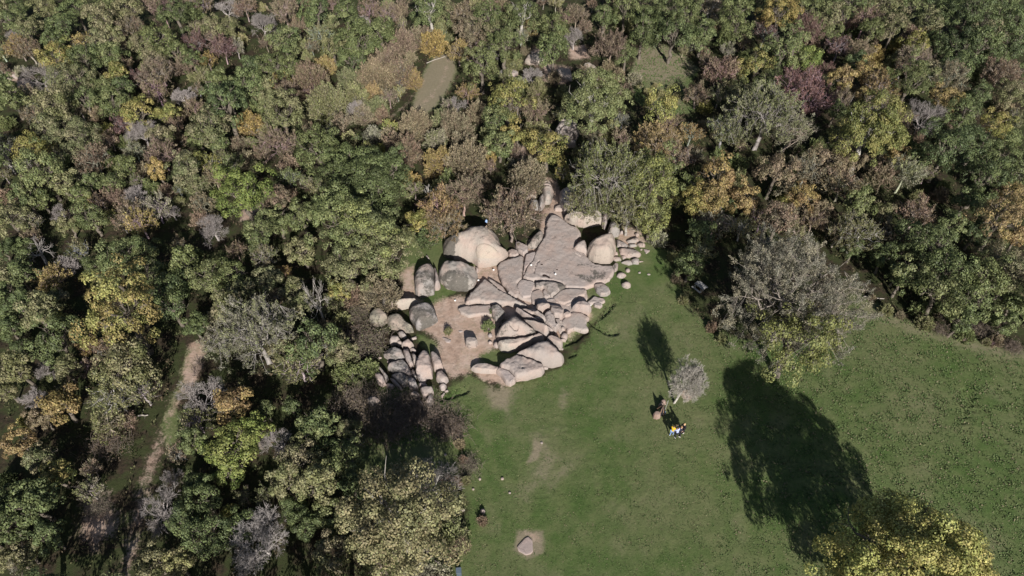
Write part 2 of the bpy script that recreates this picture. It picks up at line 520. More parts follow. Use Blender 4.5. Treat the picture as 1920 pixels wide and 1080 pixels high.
def rock_mesh(poly, base, h, w, dome, tilt, rough, facets, seed, grooves, dens=700):
    """dome or slab over a footprint polygon: rounded rim of width w, tilted top, undercut skirt"""
    rs = random.Random(seed)
    n0 = len(poly)
    area = abs(sum(poly[i][0] * poly[(i + 1) % n0][1] - poly[(i + 1) % n0][0] * poly[i][1] for i in range(n0))) / 2
    if sum(poly[i][0] * poly[(i + 1) % n0][1] - poly[(i + 1) % n0][0] * poly[i][1] for i in range(n0)) < 0:
        poly = poly[::-1]
    per = sum(math.dist(poly[i], poly[(i + 1) % n0]) for i in range(n0))
    s = min(max(per / 90, 0.05), 0.22)
    # rounded, slightly wandering outline (one corner-cutting pass, then an even walk)
    q = []
    for i in range(n0):
        a, b = Vector(poly[i]), Vector(poly[(i + 1) % n0])
        q += [a.lerp(b, 0.09), a.lerp(b, 0.91)]
    B = []
    for i in range(len(q)):
        a, b = q[i], q[(i + 1) % len(q)]
        k = max(1, round((b - a).length / s))
        for j in range(k):
            p = a.lerp(b, j / k)
            wob = 0.11 * min(1.0, area ** 0.5 / 4)
            p = p + Vector((mnoise.noise((p.x * 1.7, p.y * 1.7, seed)), mnoise.noise((p.x * 1.7, p.y * 1.7, seed + 50)))) * wob
            B.append((p.x, p.y))
    B = np.array(B)
    nb = len(B)
    lo, hi = B.min(0), B.max(0)
    g = min(max(math.sqrt(area / dens), 0.05), 0.20 if dens == 700 else 0.11)
    gx, gy = np.meshgrid(np.arange(lo[0], hi[0], g), np.arange(lo[1], hi[1], g))
    gx = gx.ravel() + np.array([rs.uniform(-.2, .2) * g for _ in range(gx.size)])
    gy = gy.ravel() + np.array([rs.uniform(-.2, .2) * g for _ in range(gy.size)])
    ins = inside(gx, gy, B)
    gx, gy = gx[ins], gy[ins]
    dd = seg_dist(gx, gy, B)
    dmax = float(dd.max()) if len(dd) else 0.1
    w = min(w, dmax)
    keep = dd > 0.55 * g
    I = [np.stack([gx[keep], gy[keep]], 1)]
    nx_, pv_ = np.roll(B, -1, 0), np.roll(B, 1, 0)
    T = nx_ - pv_
    T /= np.maximum(np.linalg.norm(T, axis=1, keepdims=True), 1e-9)
    NRM = np.stack([-T[:, 1], T[:, 0]], 1)
    for f in (0.04, 0.14):
        off = max(f * w, 0.012)
        R = B + NRM * off
        ok = inside(R[:, 0], R[:, 1], B) & (seg_dist(R[:, 0], R[:, 1], B) > 0.7 * off)
        I.append(R[ok])
        dq = I[0]
        if len(dq):
            I[0] = dq[seg_dist(dq[:, 0], dq[:, 1], B) > off + 0.3 * g]
    ALL = np.concatenate([B] + I)
    vs, es, fs, *_ = delaunay_2d_cdt([Vector(p) for p in ALL], [(i, (i + 1) % nb) for i in range(nb)], [], 1, 1e-5)
    vs = np.array([(v.x, v.y) for v in vs])
    fs = [f for f in fs if len(f) == 3]
    cnt = {}
    for f in fs:
        for i in range(3):
            e = (f[i], f[(i + 1) % 3]); cnt[tuple(sorted(e))] = cnt.get(tuple(sorted(e)), 0) + 1
    rim_edges = [(f[i], f[(i + 1) % 3]) for f in fs for i in range(3) if cnt[tuple(sorted((f[i], f[(i + 1) % 3])))] == 1]
    d = seg_dist(vs[:, 0], vs[:, 1], B)
    e = np.clip(d / w, 0, 1)
    z = (1 - (1 - e) ** 2.3) ** 0.52
    c = vs.mean(0)
    rad = np.hypot(vs[:, 0] - c[0], vs[:, 1] - c[1]); rad /= max(rad.max(), 1e-6)
    z = z * (1 - dome * rad ** 2)
    # smooth the medial creases
    nbr = [[] for _ in vs]
    for f in fs:
        for i in range(3): nbr[f[i]] += [f[(i + 1) % 3], f[(i + 2) % 3]]
    fixed = d < 0.25 * w
    for _ in range(4 if dome >= .15 else 1):
        zz = z.copy()
        for i, nb_ in enumerate(nbr):
            if nb_ and not fixed[i]: zz[i] = 0.5 * z[i] + 0.5 * sum(z[j] for j in nb_) / len(nb_)
        z = zz
    z = z * h
    size = max(hi - lo)
    z = z + (tilt[0] * (vs[:, 0] - c[0]) + tilt[1] * (vs[:, 1] - c[1])) * np.clip(e * 1.5, 0, 1)
    for k in range(facets):
        a = rs.uniform(0, 2 * math.pi); sl = rs.uniform(0.25, 0.9)
        dist = rs.uniform(0.25, 0.6) * size * 0.5
        lim = h * rs.uniform(0.85, 1.0) - sl * ((vs[:, 0] - c[0]) * math.cos(a) + (vs[:, 1] - c[1]) * math.sin(a) - dist)
        z = np.minimum(z, np.maximum(lim, 0.12 * h))
    for gl, gw, gd in grooves:
        z = z - gd * stroke(vs[:, 0], vs[:, 1], gl, gw, gw * 0.9)
    amp = rough * min(0.35, 0.10 * size + 0.02)
    for i in range(len(vs)):
        p = Vector((vs[i][0], vs[i][1], z[i] + seed))
        nz = mnoise.fractal(p * 0.9, 1.0, 2.1, 4) * 0.7 + mnoise.fractal(p * 3.3, 1.0, 2.0, 3) * 0.22
        z[i] += nz * amp * min(1.0, e[i] * 2.0 + 0.1)
    z = np.maximum(z, 0.0) + 0.04 * h
    V = [(vs[i][0], vs[i][1], base + z[i]) for i in range(len(vs))]
    F = [tuple(f) for f in fs]
    sk = {}
    depth = base + 0.35
    for a, b in rim_edges:
        for v in (a, b):
            if v not in sk:
                sk[v] = len(V)
                k = 0.93 if h > 0.8 else 0.97
                V.append((c[0] + (vs[v][0] - c[0]) * k, c[1] + (vs[v][1] - c[1]) * k, base - depth))
        F.append((b, a, sk[a])); F.append((b, sk[a], sk[b]))
    return V, F, Vector((c[0], c[1], 0))

def rock(name, crop, s, h, label, w=None, base=0.0, dome=0.15, tilt=(0, 0), li=0.25, rough=0.5, facets=0, tint=(0.365, 0.312, 0.285), lohi=(0.12, 0.72), parent=None, group='rocks of the stone sanctuary', grooves=(), stains_and_shade=(), dens=700):
    if crop == 'c5' and name != 'rock_slab' and name != 'stone': h *= 1.38
    if crop == 'c4' and name == 'rock' and h > .3: h *= 1.22; facets += 1
    pp = pts(s, *CROPS[crop])
    y0 = min(p[1] for p in pp); y1 = max(p[1] for p in pp)
    poly = []
    for x, y in pp:
        t = (y1 - y) / max(y1 - y0, 1e-6)
        v = P(x, y, base + h * (lohi[0] + (lohi[1] - lohi[0]) * t))
        poly.append((v.x, v.y))
    flat_ = crop in ('c5', 'c3', 'o') and h < 1.3 and name != 'stone'
    grow_ = .13 if flat_ else .055
    n_ = len(poly); gx_ = sum(p[0] for p in poly) / n_; gy_ = sum(p[1] for p in poly) / n_
    poly = [(x + (x - gx_) / max(math.hypot(x - gx_, y - gy_), .05) * grow_, y + (y - gy_) / max(math.hypot(x - gx_, y - gy_), .05) * grow_) for x, y in poly]
    seed = len(ROCKS_AT) + 1
    ww = w if w is not None else min(0.45, 0.6 * h + 0.08)
    ww *= 0.32 if name == 'rock_slab' else (0.42 if name == 'rock' and crop != 'c6' else 0.9)
    if name == 'rock_slab': rough *= 0.28
    if flat_:
        dome = min(dome, .05); ww = min(ww, .20)
    gr = [(np.array([tuple(P(x, y, base + h * 0.8))[:2] for x, y in pts(gs, *CROPS[crop])]), gw, gd) for gs, gw, gd in grooves]
    V, F, c = rock_mesh(poly, base, h, ww, dome, tilt, rough, facets, seed, gr, dens)
    me = bpy.data.meshes.new(name)
    me.from_pydata([(v[0] - c.x, v[1] - c.y, v[2]) for v in V], [], F)
    me.polygons.foreach_set('use_smooth', [True] * len(me.polygons))
    me.update()
    if stains_and_shade:
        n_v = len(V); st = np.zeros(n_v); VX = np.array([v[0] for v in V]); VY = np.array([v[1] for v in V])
        for ss, amt in stains_and_shade:
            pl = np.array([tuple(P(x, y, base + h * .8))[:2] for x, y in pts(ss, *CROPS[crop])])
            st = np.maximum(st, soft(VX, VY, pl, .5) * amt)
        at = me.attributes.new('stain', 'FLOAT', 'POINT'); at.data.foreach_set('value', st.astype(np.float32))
    o = obj(name, me, M_ROCK, parent)
    o.location = c
    rr = random.Random(seed * 7)
    k = rr.uniform(0.93, 1.06)
    k *= .94 if name == 'rock_slab' else (.89 if h < 1.3 and li < .3 else .84)
    o.color = (tint[0] * k, tint[1] * k * rr.uniform(0.985, 1.01), tint[2] * k * rr.uniform(0.97, 1.02), 1)
    o['lichen'] = float(li if li < .3 else .3 + (li - .3) * .5)
    o['crack'] = .42 if name == 'rock_slab' else (.4 if h < 1.3 else .1)
    mx = sum(p[0] for p in pp) / len(pp); my = sum(p[1] for p in pp) / len(pp)
    ROCKS_AT.append((mx, my, o))
    if parent is None:
        tag(o, label, 'rock' if h < 1.3 else 'boulder', group, 'thing')
    return o

CREAM, GREYR, PINK = (0.41, 0.36, 0.305), (0.315, 0.288, 0.268), (0.375, 0.318, 0.290)

# the great boulder and its neighbours
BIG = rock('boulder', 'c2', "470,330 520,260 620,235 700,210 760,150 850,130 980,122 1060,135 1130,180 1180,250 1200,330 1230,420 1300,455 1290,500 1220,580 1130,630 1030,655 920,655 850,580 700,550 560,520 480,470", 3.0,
     'biggest cream boulder, domed, with a curved flake on its front and a bush behind', w=2.6, base=0.1, dome=0.35, li=0.22, tint=CREAM, rough=0.45, tilt=(0.0, 0.10), dens=3000, stains_and_shade=(('470,330 540,250 640,240 740,195 690,280 650,340 610,400 540,420 480,450', 0.9), ('1080,170 1140,190 1200,330 1180,420 1130,300', 0.35)))  # first patch paints the shade of the left flank into the colour
def shell(name, host, crop, s, z_guess, thick):
    """a flake of stone lying against the curved face of a boulder"""
    from mathutils.bvhtree import BVHTree
    bv = BVHTree.FromPolygons([tuple(v.co + host.location) for v in host.data.vertices], [tuple(p.vertices) for p in host.data.polygons])
    out, cam_p = [], Vector((0, 0, CAM_H))
    pp = pts(s, *CROPS[crop])
    q = []
    for i in range(len(pp)):
        a, b = Vector(pp[i]), Vector(pp[(i + 1) % len(pp)])
        q += [a.lerp(b, k / 4) for k in range(4)]
    cx = sum(v.x for v in q) / len(q); cy = sum(v.y for v in q) / len(q)
    rings = 9
    V, F = [], []
    for j in range(rings + 1):
        t = 1 - j / rings
        for v in q:
            x, y = cx + (v.x - cx) * t, cy + (v.y - cy) * t
            d = (P(x, y, 0) - cam_p).normalized()
            hit = bv.ray_cast(cam_p, d)
            p = hit[0] if hit[0] is not None else P(x, y, .1)
            nrm = hit[1] if hit[0] is not None else Vector((0, -1, .3))
            if nrm.dot(d) > 0: nrm = -nrm
            e = 0.0 if j == 0 else (1 - (1 - min(1, j / 2.0)) ** 2) ** .5
            V.append(p + nrm * (thick * e * min(1.0, max(0.0, (max(w.y for w in q) - y) / (max(w.y for w in q) - min(w.y for w in q)) * 1.6)) - .02 - .10 * max(0.0, (y - cy) / (max(w.y for w in q) - cy))))
    n = len(q)
    for j in range(rings):
        for i in range(n): F.append((j * n + i, j * n + (i + 1) % n, (j + 1) * n + (i + 1) % n, (j + 1) * n + i))
    me = bpy.data.meshes.new(name)
    me.from_pydata([tuple(v - host.location) for v in V], [], F)
    me.polygons.foreach_set('use_smooth', [True] * len(me.polygons)); me.update()
    bm = bmesh.new(); bm.from_mesh(me); bmesh.ops.remove_doubles(bm, verts=bm.verts, dist=1e-4); bmesh.ops.recalc_face_normals(bm, faces=bm.faces); bm.to_mesh(me); bm.free()
    o = obj(name, me, M_ROCK, host)
    o.color = (0.375, 0.318, 0.258, 1); o['lichen'] = 0.22; o['crack'] = .1
    return o
shell('front_flake', BIG, 'c2', "885,470 895,420 940,382 1000,375 1060,390 1120,425 1180,490 1230,560 1130,632 1030,656 925,656 892,560", 1.5, .13)
rock('boulder', 'c2', "425,700 445,640 500,580 600,590 760,630 870,645 890,690 905,740 890,850 870,930 760,975 640,970 520,930 450,850 420,770", 2.0,
     'squat grey boulder with a dark lichen band, directly in front of the biggest boulder', w=1.0, dome=0.22, li=0.42, tint=(0.36, 0.325, 0.29), facets=2, rough=0.8, tilt=(0.03, 0.10), stains_and_shade=(('425,745 600,755 790,810 770,905 650,900 500,850', 0.5),))
rock('boulder', 'c2', "120,740 180,690 230,650 300,622 345,640 365,700 360,800 372,900 368,975 360,1010 260,1040 170,1065 130,1000 115,880", 1.7,
     'dark lichen-covered boulder at the left end of the row beside the brown bush', w=0.8, dome=0.2, li=0.66, tint=GREYR, facets=2, tilt=(0.0, 0.08))
rock('boulder', 'c2', "352,690 385,685 410,740 428,830 445,930 420,962 378,968 370,880 368,800", 1.45,
     'narrow pale slice of stone split off the dark lichen boulder', w=0.35, dome=0.1, li=0.35)
rock('rock', 'c2', "258,520 272,528 305,580 292,588", 0.5, 'thin pale sliver of stone in the shadow behind the dark boulder', w=0.1)
rock('rock', 'c2', "890,680 920,690 925,720 905,760 895,720", 0.4, 'small wedge stone between the squat boulder and the biggest boulder', w=0.2)
rock('boulder', 'c6', "725,880 745,820 800,765 850,745 940,715 1010,690 1045,740 1055,800 1045,880 1020,970 980,1020 880,1025 800,1000 750,950", 2.5,
     'tall pale egg-shaped boulder standing on the right edge of the slab', w=1.3, base=0.3, dome=0.15, li=0.30, tint=(0.42, 0.355, 0.305), facets=1, rough=0.6, tilt=(0.06, 0.1))
rock('rock', 'c6', "575,880 600,825 700,765 720,830 725,930 690,935 600,905", 1.0, 'pale rounded stone leaning on the left side of the egg-shaped boulder', w=0.6, base=0.35, li=0.15)
rock('boulder', 'c6', "415,240 440,215 600,160 680,160 690,210 700,300 760,380 800,440 700,470 560,450 470,480 440,420 415,350", 2.2,
     'big grey boulder half hidden under the leafy tree above the path', w=1.1, li=0.5, tint=GREYR, facets=1)
rock('boulder', 'c6', "470,490 560,455 700,480 830,440 890,460 890,560 800,595 690,622 620,600 540,560", 1.9,
     'long pale boulder under the tree overhanging the top of the sloping slab', w=0.9, base=0.2, li=0.3, tint=CREAM, tilt=(0, 0.05))
rock('rock', 'c6', "355,440 365,400 410,385 450,390 470,440 440,460 370,460", 0.5, 'small boulder on the right side of the earth path, dark gap behind it', w=0.3)
rock('boulder', 'c6', "210,140 270,110 320,140 345,250 325,330 300,370 250,380 225,300 205,200", 1.5, 'tall layered grey boulder at the narrow top of the path', w=0.5, li=0.5, tint=GREYR, grooves=(("200,150 320,150", 0.08, 0.5), ("205,185 330,190", 0.08, 0.4)))
rock('rock', 'c6', "180,330 210,262 245,272 250,380 220,440 182,450", 1.1, 'slim grey stone beside the layered boulder on the path', w=0.4, li=0.45, tint=GREYR)
rock('rock', 'c6', "80,340 170,322 180,400 170,450 110,440 80,400", 0.9, 'broken grey stone partly under the reddish bush by the path', w=0.4, li=0.5, tint=GREYR)
rock('rock', 'c6', "10,265 60,230 110,225 150,260 145,300 90,315 20,290", 0.9, 'pale smooth egg stone above the reddish bush', w=0.6, li=0.1, tint=CREAM)
rock('boulder', 'c6', "965,650 978,590 1010,565 1050,580 1065,640 1090,690 1070,720 1010,730 965,720", 1.4, 'upright grey stone right behind the egg-shaped boulder', w=0.45, li=0.55, tint=GREYR, base=0.2)
rock('boulder', 'c6', "895,580 900,500 930,480 960,500 945,600 922,640", 1.5, 'thin standing stone in the gap behind the egg-shaped boulder', w=0.25, li=0.4, base=0.2)
rock('rock', 'c6', "50,860 90,780 150,700 200,660 235,700 220,780 160,870 100,885", 0.95, 'dark-topped stone along the left edge of the slab under the bush', w=0.55, li=0.75, tint=(0.33, 0.285, 0.25))
rock('rock', 'c3', "255,85 290,75 330,110 370,130 372,180 330,215 285,175 262,130", 0.7, 'second pale stone along the slab, left of the dark-topped one', w=0.4, li=0.2)
rock('rock', 'c3', "180,170 220,150 265,170 280,215 235,237 195,215", 0.55, 'small rounded stone touching the tail of the biggest boulder', w=0.4, li=0.15)
# the scatter right of the egg-shaped boulder
for s, h, lb, w in (
    ("1055,770 1130,810 1185,850 1160,870 1060,860", 0.45, 'flat grey wedge between the egg-shaped boulder and the meadow', .25),
    ("1080,870 1180,872 1260,885 1330,940 1310,970 1180,980 1100,940", 0.5, 'largest flat slab of the scatter right of the egg-shaped boulder', .3),
    ("1170,790 1210,780 1290,740 1305,790 1250,815 1190,812", 0.4, 'long stone on top of the scatter below the leafy tree', .25),
    ("1190,830 1270,820 1282,850 1205,862", 0.3, 'flat stone in the middle of the scatter, below the long top stone', .2),
    ("1290,822 1340,800 1378,830 1370,858 1320,856", 0.4, 'round stone at the right end of the scatter', .3),
    ("1360,880 1430,895 1425,905 1390,935", 0.12, 'flat pale triangular flake lying in the grass beyond the scatter', .08),
    ("1110,1030 1180,1002 1215,1010 1235,1050 1190,1062", 0.4, 'front left block of the scatter in front of the flat slab', .25),
    ("1222,1000 1270,978 1310,992 1303,1050 1245,1046", 0.45, 'front block of the scatter with a dark hollow behind it', .3),
    ("1310,1012 1360,1020 1315,1032", 0.1, 'tiny flake at the front right tip of the scatter', .05),
    ("1025,920 1065,905 1070,945 1040,950", 0.35, 'small round stone tucked against the right foot of the egg boulder', .25),
    ("1110,960 1140,950 1165,975 1130,1000", 0.3, 'small stone between the flat slab and the front block', .2),
    ("1000,985 1030,962 1100,972 1105,1010 1040,1020", 0.35, 'low stone at the right foot of the egg-shaped boulder', .2),
    ("1262,705 1300,700 1315,730 1275,740", 0.3, 'small block at the very top of the scatter', .15),
    ("1095,690 1125,670 1130,705 1100,715", 0.5, 'slim stone right of the upright grey stone', .2)):
    rock('rock', 'c6', s, h, lb, w=w, li=0.3, tint=GREYR if len(lb) % 2 else PINK, group='scattered stones by the egg-shaped boulder')
# bedrock slabs
rock('rock_slab', 'o', "982,521.5 988,505 1000.5,490 1005,475 1012,462 1021,447 1024,430 1026,415 1033,404 1042,404 1055,412 1068,424 1082,428 1090,440 1082,455 1080,465 1092,475 1100,484 1112,496 1128,499 1146,498.5 1151,510 1142,525 1131,531 1117,531 1112,536 1098,542 1060,541 1056,534 1035,529 1020,527 1007,525.5 1000.5,527 990,525.5", 0.62,
     'largest bare sloping bedrock slab in the centre, with a dark puddle and two lichen patches', w=0.5, dome=0.0, li=0.14, rough=0.7, tint=PINK, tilt=(-0.004, 0.012), lohi=(0.3, 0.8), dens=3500, grooves=(("1001,513 1003,503 1006,495 1011,490", .05, .22), ("1036,414 1046,415", .16, .06), ("1017,517 1024,517 1032,521", .2, .08), ("1008,503 1009,516 1006,524", .03, .03), ("1035,480 1060,492 1080,490", .04, .02), ("1060,470 1085,488 1110,505", .04, .02)), stains_and_shade=(('1080,516 1093,514 1105,521 1114,529 1105,533 1090,527', .5), ('1112,511 1122,509 1134,513 1136,519 1126,524 1114,521', .5), ('1060,497 1100,494 1145,502 1120,504 1095,502', 0.45), ('1105,505 1140,505 1135,525 1100,530', 0.35)))
rock('rock_slab', 'c3', "358,212 448,182 452,205 440,240 405,300 366,342 342,425 333,430 340,330", 0.55, 'narrow bedrock strip between two dark clefts beside the largest slab', w=0.18, dome=0, li=0.05, rough=0.6)
rock('rock_slab', 'c3', "75,335 100,290 180,255 328,216 330,250 308,436 295,465 262,505 296,600 255,648 168,600 185,575 130,510 95,430", 0.6, 'smooth bedrock slab left of the long dark cleft', w=0.4, dome=0.05, li=0.06, rough=0.7)
rock('rock_slab', 'c3', "283,492 330,458 380,477 430,485 438,540 418,570 408,638 330,648 300,610 277,540", 0.5, 'cracked slab just below the foot of the dark cleft', w=0.3, dome=0.05, li=0.08)
rock('rock_slab', 'c3', "412,640 420,592 450,578 500,562 518,600 520,655 472,668 442,712 422,690", 0.45, 'small slab on the rim of the shadowed pool', w=0.3, dome=0.1, li=0.1)
rock('rock', 'c3', "460,492 540,483 610,484 700,502 748,517 745,543 690,578 650,618 610,640 562,560 540,545 512,558 462,540", 0.8, 'lichen-spotted grey rock below the dark puddle of the largest slab', w=0.5, li=0.5, tint=(0.36, 0.31, 0.275), stains_and_shade=(('660,495 750,512 745,548 690,545', 0.7),))
rock('rock', 'c3', "545,562 560,570 600,630 572,652 542,638 532,590", 0.5, 'pale triangular stone by a grass tuft among the lower slabs', w=0.3, li=0.1)
rock('rock_slab', 'c3', "642,640 700,583 770,553 958,554 968,572 943,628 888,640 820,690 742,718 692,700 652,665", 0.55, 'broad smooth slab at the lower right under the lichen patches', w=0.45, dome=0.1, li=0.1)
rock('rock', 'c3', "570,663 638,652 678,698 650,713 602,698", 0.4, 'low wedge between the broad lower slab and the shadowed pool', w=0.2)
rock('rock_slab', 'c5', "68,250 90,200 110,165 190,80 228,22 262,30 372,128 445,172 500,207 598,260 636,272 600,283 500,262 300,252 170,235 100,262", 0.7, 'upper terrace of the long left slab with ripple steps', w=0.4, dome=0.1, li=0.08, rough=1.2)
rock('rock_slab', 'c5', "0,292 60,272 150,267 290,258 308,320 300,368 250,350 190,350 100,370 30,340", 0.45, 'lower terrace of the long left slab above the sandy ground', w=0.35, dome=0.1, li=0.06)
rock('rock_slab', 'c5', "272,12 330,45 400,100 440,158 420,163 372,122 300,50", 0.5, 'thin strip of slab between the diagonal dark cleft and the wet gully', w=0.2, li=0.1)
rock('rock', 'c5', "298,285 360,255 420,330 400,370 350,410 322,370", 0.7, 'dark-sided pointed rock above the green hollow', w=0.4, li=0.75, tint=GREYR)
rock('boulder', 'c5', "345,550 355,500 400,430 440,400 480,330 545,345 632,430 725,520 690,540 600,560 480,583 370,575", 1.5, 'big whaleback rock with a dark hole in its top and stained folds', w=1.3, dome=0.25, li=0.5, tint=(0.385, 0.325, 0.285), grooves=(("480,455 515,470 540,465", 0.14, 0.35), ("470,440 520,470 600,490 660,480", 0.10, 0.12)), stains_and_shade=(('345,545 430,555 600,535 720,505 640,585 480,590', 0.6), ('600,470 700,470 720,520 640,510', 0.4)))
rock('rock', 'c5', "362,612 480,594 600,573 722,525 650,605 560,640 470,680 400,665", 0.85, 'smooth lower lip of the whaleback rock above the grass strip', w=0.6, dome=0.1, li=0.15, tint=CREAM)
rock('boulder', 'c5', "482,325 540,338 640,408 780,478 833,520 820,550 782,563 730,513 640,428 555,342", 1.4, 'long plank-like rock along the upper right side of the whaleback', w=0.35, dome=0.05, li=0.15)
rock('rock', 'c5', "735,527 782,565 740,585 662,605 652,602 700,560", 0.8, 'triangular end block between the whaleback rock and the long plank rock', w=0.3)
for s, h, lb, w in (
    ("520,285 545,280 640,368 800,478 790,492 700,432 600,372", 1.0, 'longest thin rock rib running parallel to the whaleback', .14),
    ("572,300 620,302 690,350 690,365 650,370", 0.75, 'first short block in the row behind the thin rock rib', .2),
    ("692,375 740,375 780,420 770,430 712,402", 0.7, 'oval block in the middle of the row behind the thin rock rib', .2),
    ("640,278 690,290 730,340 790,390 800,438 762,420 700,350", 0.8, 'curved rib rock between the row of short blocks and the pale plates', .25),
    ("792,452 830,470 862,510 838,512", 0.6, 'last small block at the lower end of the thin rock rib', .15),
    ("720,270 760,252 850,257 795,300 770,328 732,322", 0.9, 'grey-topped plate rock at the upper end of the pale plates', .4),
    ("852,262 900,262 960,310 953,368 938,388 882,378 850,320", 0.8, 'pale plate rock left of the small round dark-gapped stone', .4),
    ("792,350 840,312 880,380 885,440 918,450 890,508 860,490 802,430", 0.75, 'pale plate rock sloping down to the thin rib end', .4),
    ("892,392 930,392 925,448 902,448", 0.4, 'narrow pale chip below the plate rocks', .15),
    ("1000,240 1040,225 1045,255 1010,270 980,262", 0.3, 'small low stone left of the smooth egg-shaped stone', .15)):
    rock('rock', 'c5', s, h, lb, w=w, li=0.15, tint=PINK, facets=1, group='split ribs and plates of the lower outcrop')
rock('rock', 'c5', "820,560 860,540 920,580 950,620 935,655 900,640 850,600", 0.85, 'smooth loaf-shaped rock at the right tip of the long plank rock', w=0.5, li=0.05)
rock('boulder', 'c5', "520,712 600,662 700,612 800,577 840,592 910,670 970,755 950,795 860,820 780,808 690,780 600,747", 1.35, 'large smooth wedge rock at the meadow, upper half of the lowest outcrop', w=0.9, dome=0.1, li=0.1, tilt=(0.02, 0.05), rough=0.6)
rock('rock', 'c5', "382,815 450,762 530,724 600,750 700,787 768,815 783,860 750,895 640,930 530,948 475,868 455,860 400,850", 0.85, 'lowest smooth slab with a small rusty hole, half set into the meadow', w=0.7, dome=0.12, li=0.08, rough=0.6, grooves=(("590,843 596,845", 0.13, 0.16),))
rock('rock', 'c5', "120,840 190,790 280,810 370,838 372,878 280,880 160,870", 0.5, 'long low tail of pale rock on bare earth left of the lowest slab', w=0.45, li=0.08)
rock('rock', 'c5', "372,832 460,872 520,940 510,970 470,995 430,970 400,910 350,872", 0.55, 'tongue-shaped rock pointing into the meadow from the lowest slab', w=0.45, li=0.08)
rock('rock', 'c5', "960,350 1000,320 1030,340 1025,365 985,380", 0.5, 'small round pale stone with a black gap above it', w=0.35, li=0.02)
rock('rock', 'c5', "1045,282 1090,232 1150,222 1210,260 1220,300 1190,335 1140,330 1070,305", 0.95, 'smooth egg-shaped stone with a dark pit on the right rim of the outcrop', w=0.7, li=0.18)
rock('rock_slab', 'c5', "960,402 1000,355 1060,325 1130,333 1200,380 1170,410 1165,440 1190,490 1150,500 1070,480 1020,500 960,430", 0.4, 'low slab with a ragged edge running out into the grass', w=0.4, li=0.12)
rock('rock', 'c3', "985,690 1050,632 1140,650 1150,680 1110,702 1050,702 1010,712", 0.35, 'low flat stone between the egg stone and the meadow', w=0.3, li=0.1)
rock('rock', 'c3', "1050,702 1090,690 1125,715 1100,740 1060,727", 0.35, 'small half-round stone with a black shadow line on the low flat stone', w=0.25, base=0.05)
rock('rock', 'c3', "1050,512 1075,498 1140,506 1190,550 1205,590 1170,620 1110,620 1080,580", 0.6, 'leaf-shaped grey rock on the meadow edge under the slab corner', w=0.45, li=0.4, tint=GREYR)
rock('rock', 'c3', "1235,330 1260,290 1288,300 1280,350 1255,375", 0.5, 'slanted rock at the right corner of the largest slab', w=0.25, li=0.3)
rock('rock', 'c3', "840,150 880,180 910,215 900,222 860,190 825,140", 0.25, 'thin broken edge of stone below the stone leaning on the egg boulder', w=0.1, base=0.5)

def stone(crop, cx, cy, rx, ry, h, label, n=9, li=0.1, group='small loose stones around the outcrop'):
    rr = random.Random(cx * 3 + cy)
    s = ' '.join(f"{cx + rx * math.cos(2 * math.pi * i / n) * rr.uniform(.82, 1.1):.1f},{cy + ry * math.sin(2 * math.pi * i / n) * rr.uniform(.82, 1.1):.1f}" for i in range(n))
    return rock('stone', crop, s, h, label, w=h * 1.2, li=li, group=group)
for a in (('c3', 708, 887, 20, 24, .35, 'topmost of the five stones in a file beside the ragged slab'),
          ('c3', 730, 948, 26, 30, .4, 'second from the top of the five stones in a file'),
          ('c3', 790, 958, 27, 40, .4, 'oval stone standing right of the file of five'),
          ('c3', 750, 1020, 32, 40, .45, 'largest of the five stones in a file, near its lower end'),
          ('c3', 735, 1064, 26, 13, .25, 'lowest flat stone of the file of five'),
          ('c3', 1325, 408, 45, 33, .45, 'grey stone in the grass, middle of three loose ones right of the slab'),
          ('c3', 1390, 358, 21, 23, .3, 'smallest and upper of three loose stones right of the slab'),
          ('c3', 1374, 505, 45, 38, .6, 'pale round stone in the grass, lowest of three right of the slab'),
          ('c3', 1508, 382, 10, 8, .12, 'pebble on a bare brown patch in the grass right of the slab'),
          ('c3', 1602, 400, 14, 7, .1, 'pale flake far out in the grass right of the slab'),
          ('c3', 1525, 150, 8, 8, .12, 'pebble below the round stone at the scatter end'),
          ('c5', 290, 530, 20, 22, .3, 'upper of two stones at the left nose of the whaleback rock'),
          ('c5', 290, 597, 18, 17, .25, 'lower of two stones at the left nose of the whaleback rock'),
          ('c5', 345, 615, 26, 30, .4, 'lumpy stone against the lower lip of the whaleback rock'),
          ('c5', 952, 657, 8, 6, .1, 'pebble at the tip of the loaf-shaped rock'),
          ('c5', 800, 832, 24, 12, .2, 'small stone wedged under the large smooth wedge rock'),
          ('c4', 160, 542, 13, 9, .15, 'pale pebble in the brush left of the rough lichen lump'),
          ('c4', 92, 662, 22, 18, .25, 'pinkish stone above the two narrow rocks at the brush edge'),
          ('c4', 238, 578, 10, 16, .2, 'small stone chip on the left flank of the rough lichen lump'),
          ('r7', 796, 714, 12, 16, .35, 'pale stone sticking out of a dark bush in the meadow'),
          ('r7', 679, 706, 15, 9, .2, 'pale stone in the grass close to the big pale tree'),
          ('r7', 585, 396, 6, 6, .12, 'tiny white stone in the shade of the bramble'),
          ('r7', 779, 533, 6, 6, .1, 'left one of two white pebbles on the lower meadow'),
          ('r7', 905, 531, 8, 7, .12, 'right one of two white pebbles on the lower meadow'),
          ('r7', 742, 590, 5, 5, .1, 'white pebble in the grass near the bare bush'),
          ('r7', 947, 611, 5, 5, .1, 'faint pebble alone in the middle of the lower meadow'),
          ('r7', 1127, 330, 7, 7, .1, 'pebble on the bare patch in the middle of the meadow')):
    stone(*((a[0], a[1], a[2], a[3] * .75, a[4] * .75, a[5] * .75, a[6]) if a[0] == 'r7' and a[3] < 10 else a))
rock('rock', 'c5', "70,582 100,557 150,570 170,600 150,632 100,645 75,622", 0.75, 'lone two-toned block on the sandy ground with a black shadow', w=0.35, li=0.4, tint=(0.33, 0.29, 0.262))
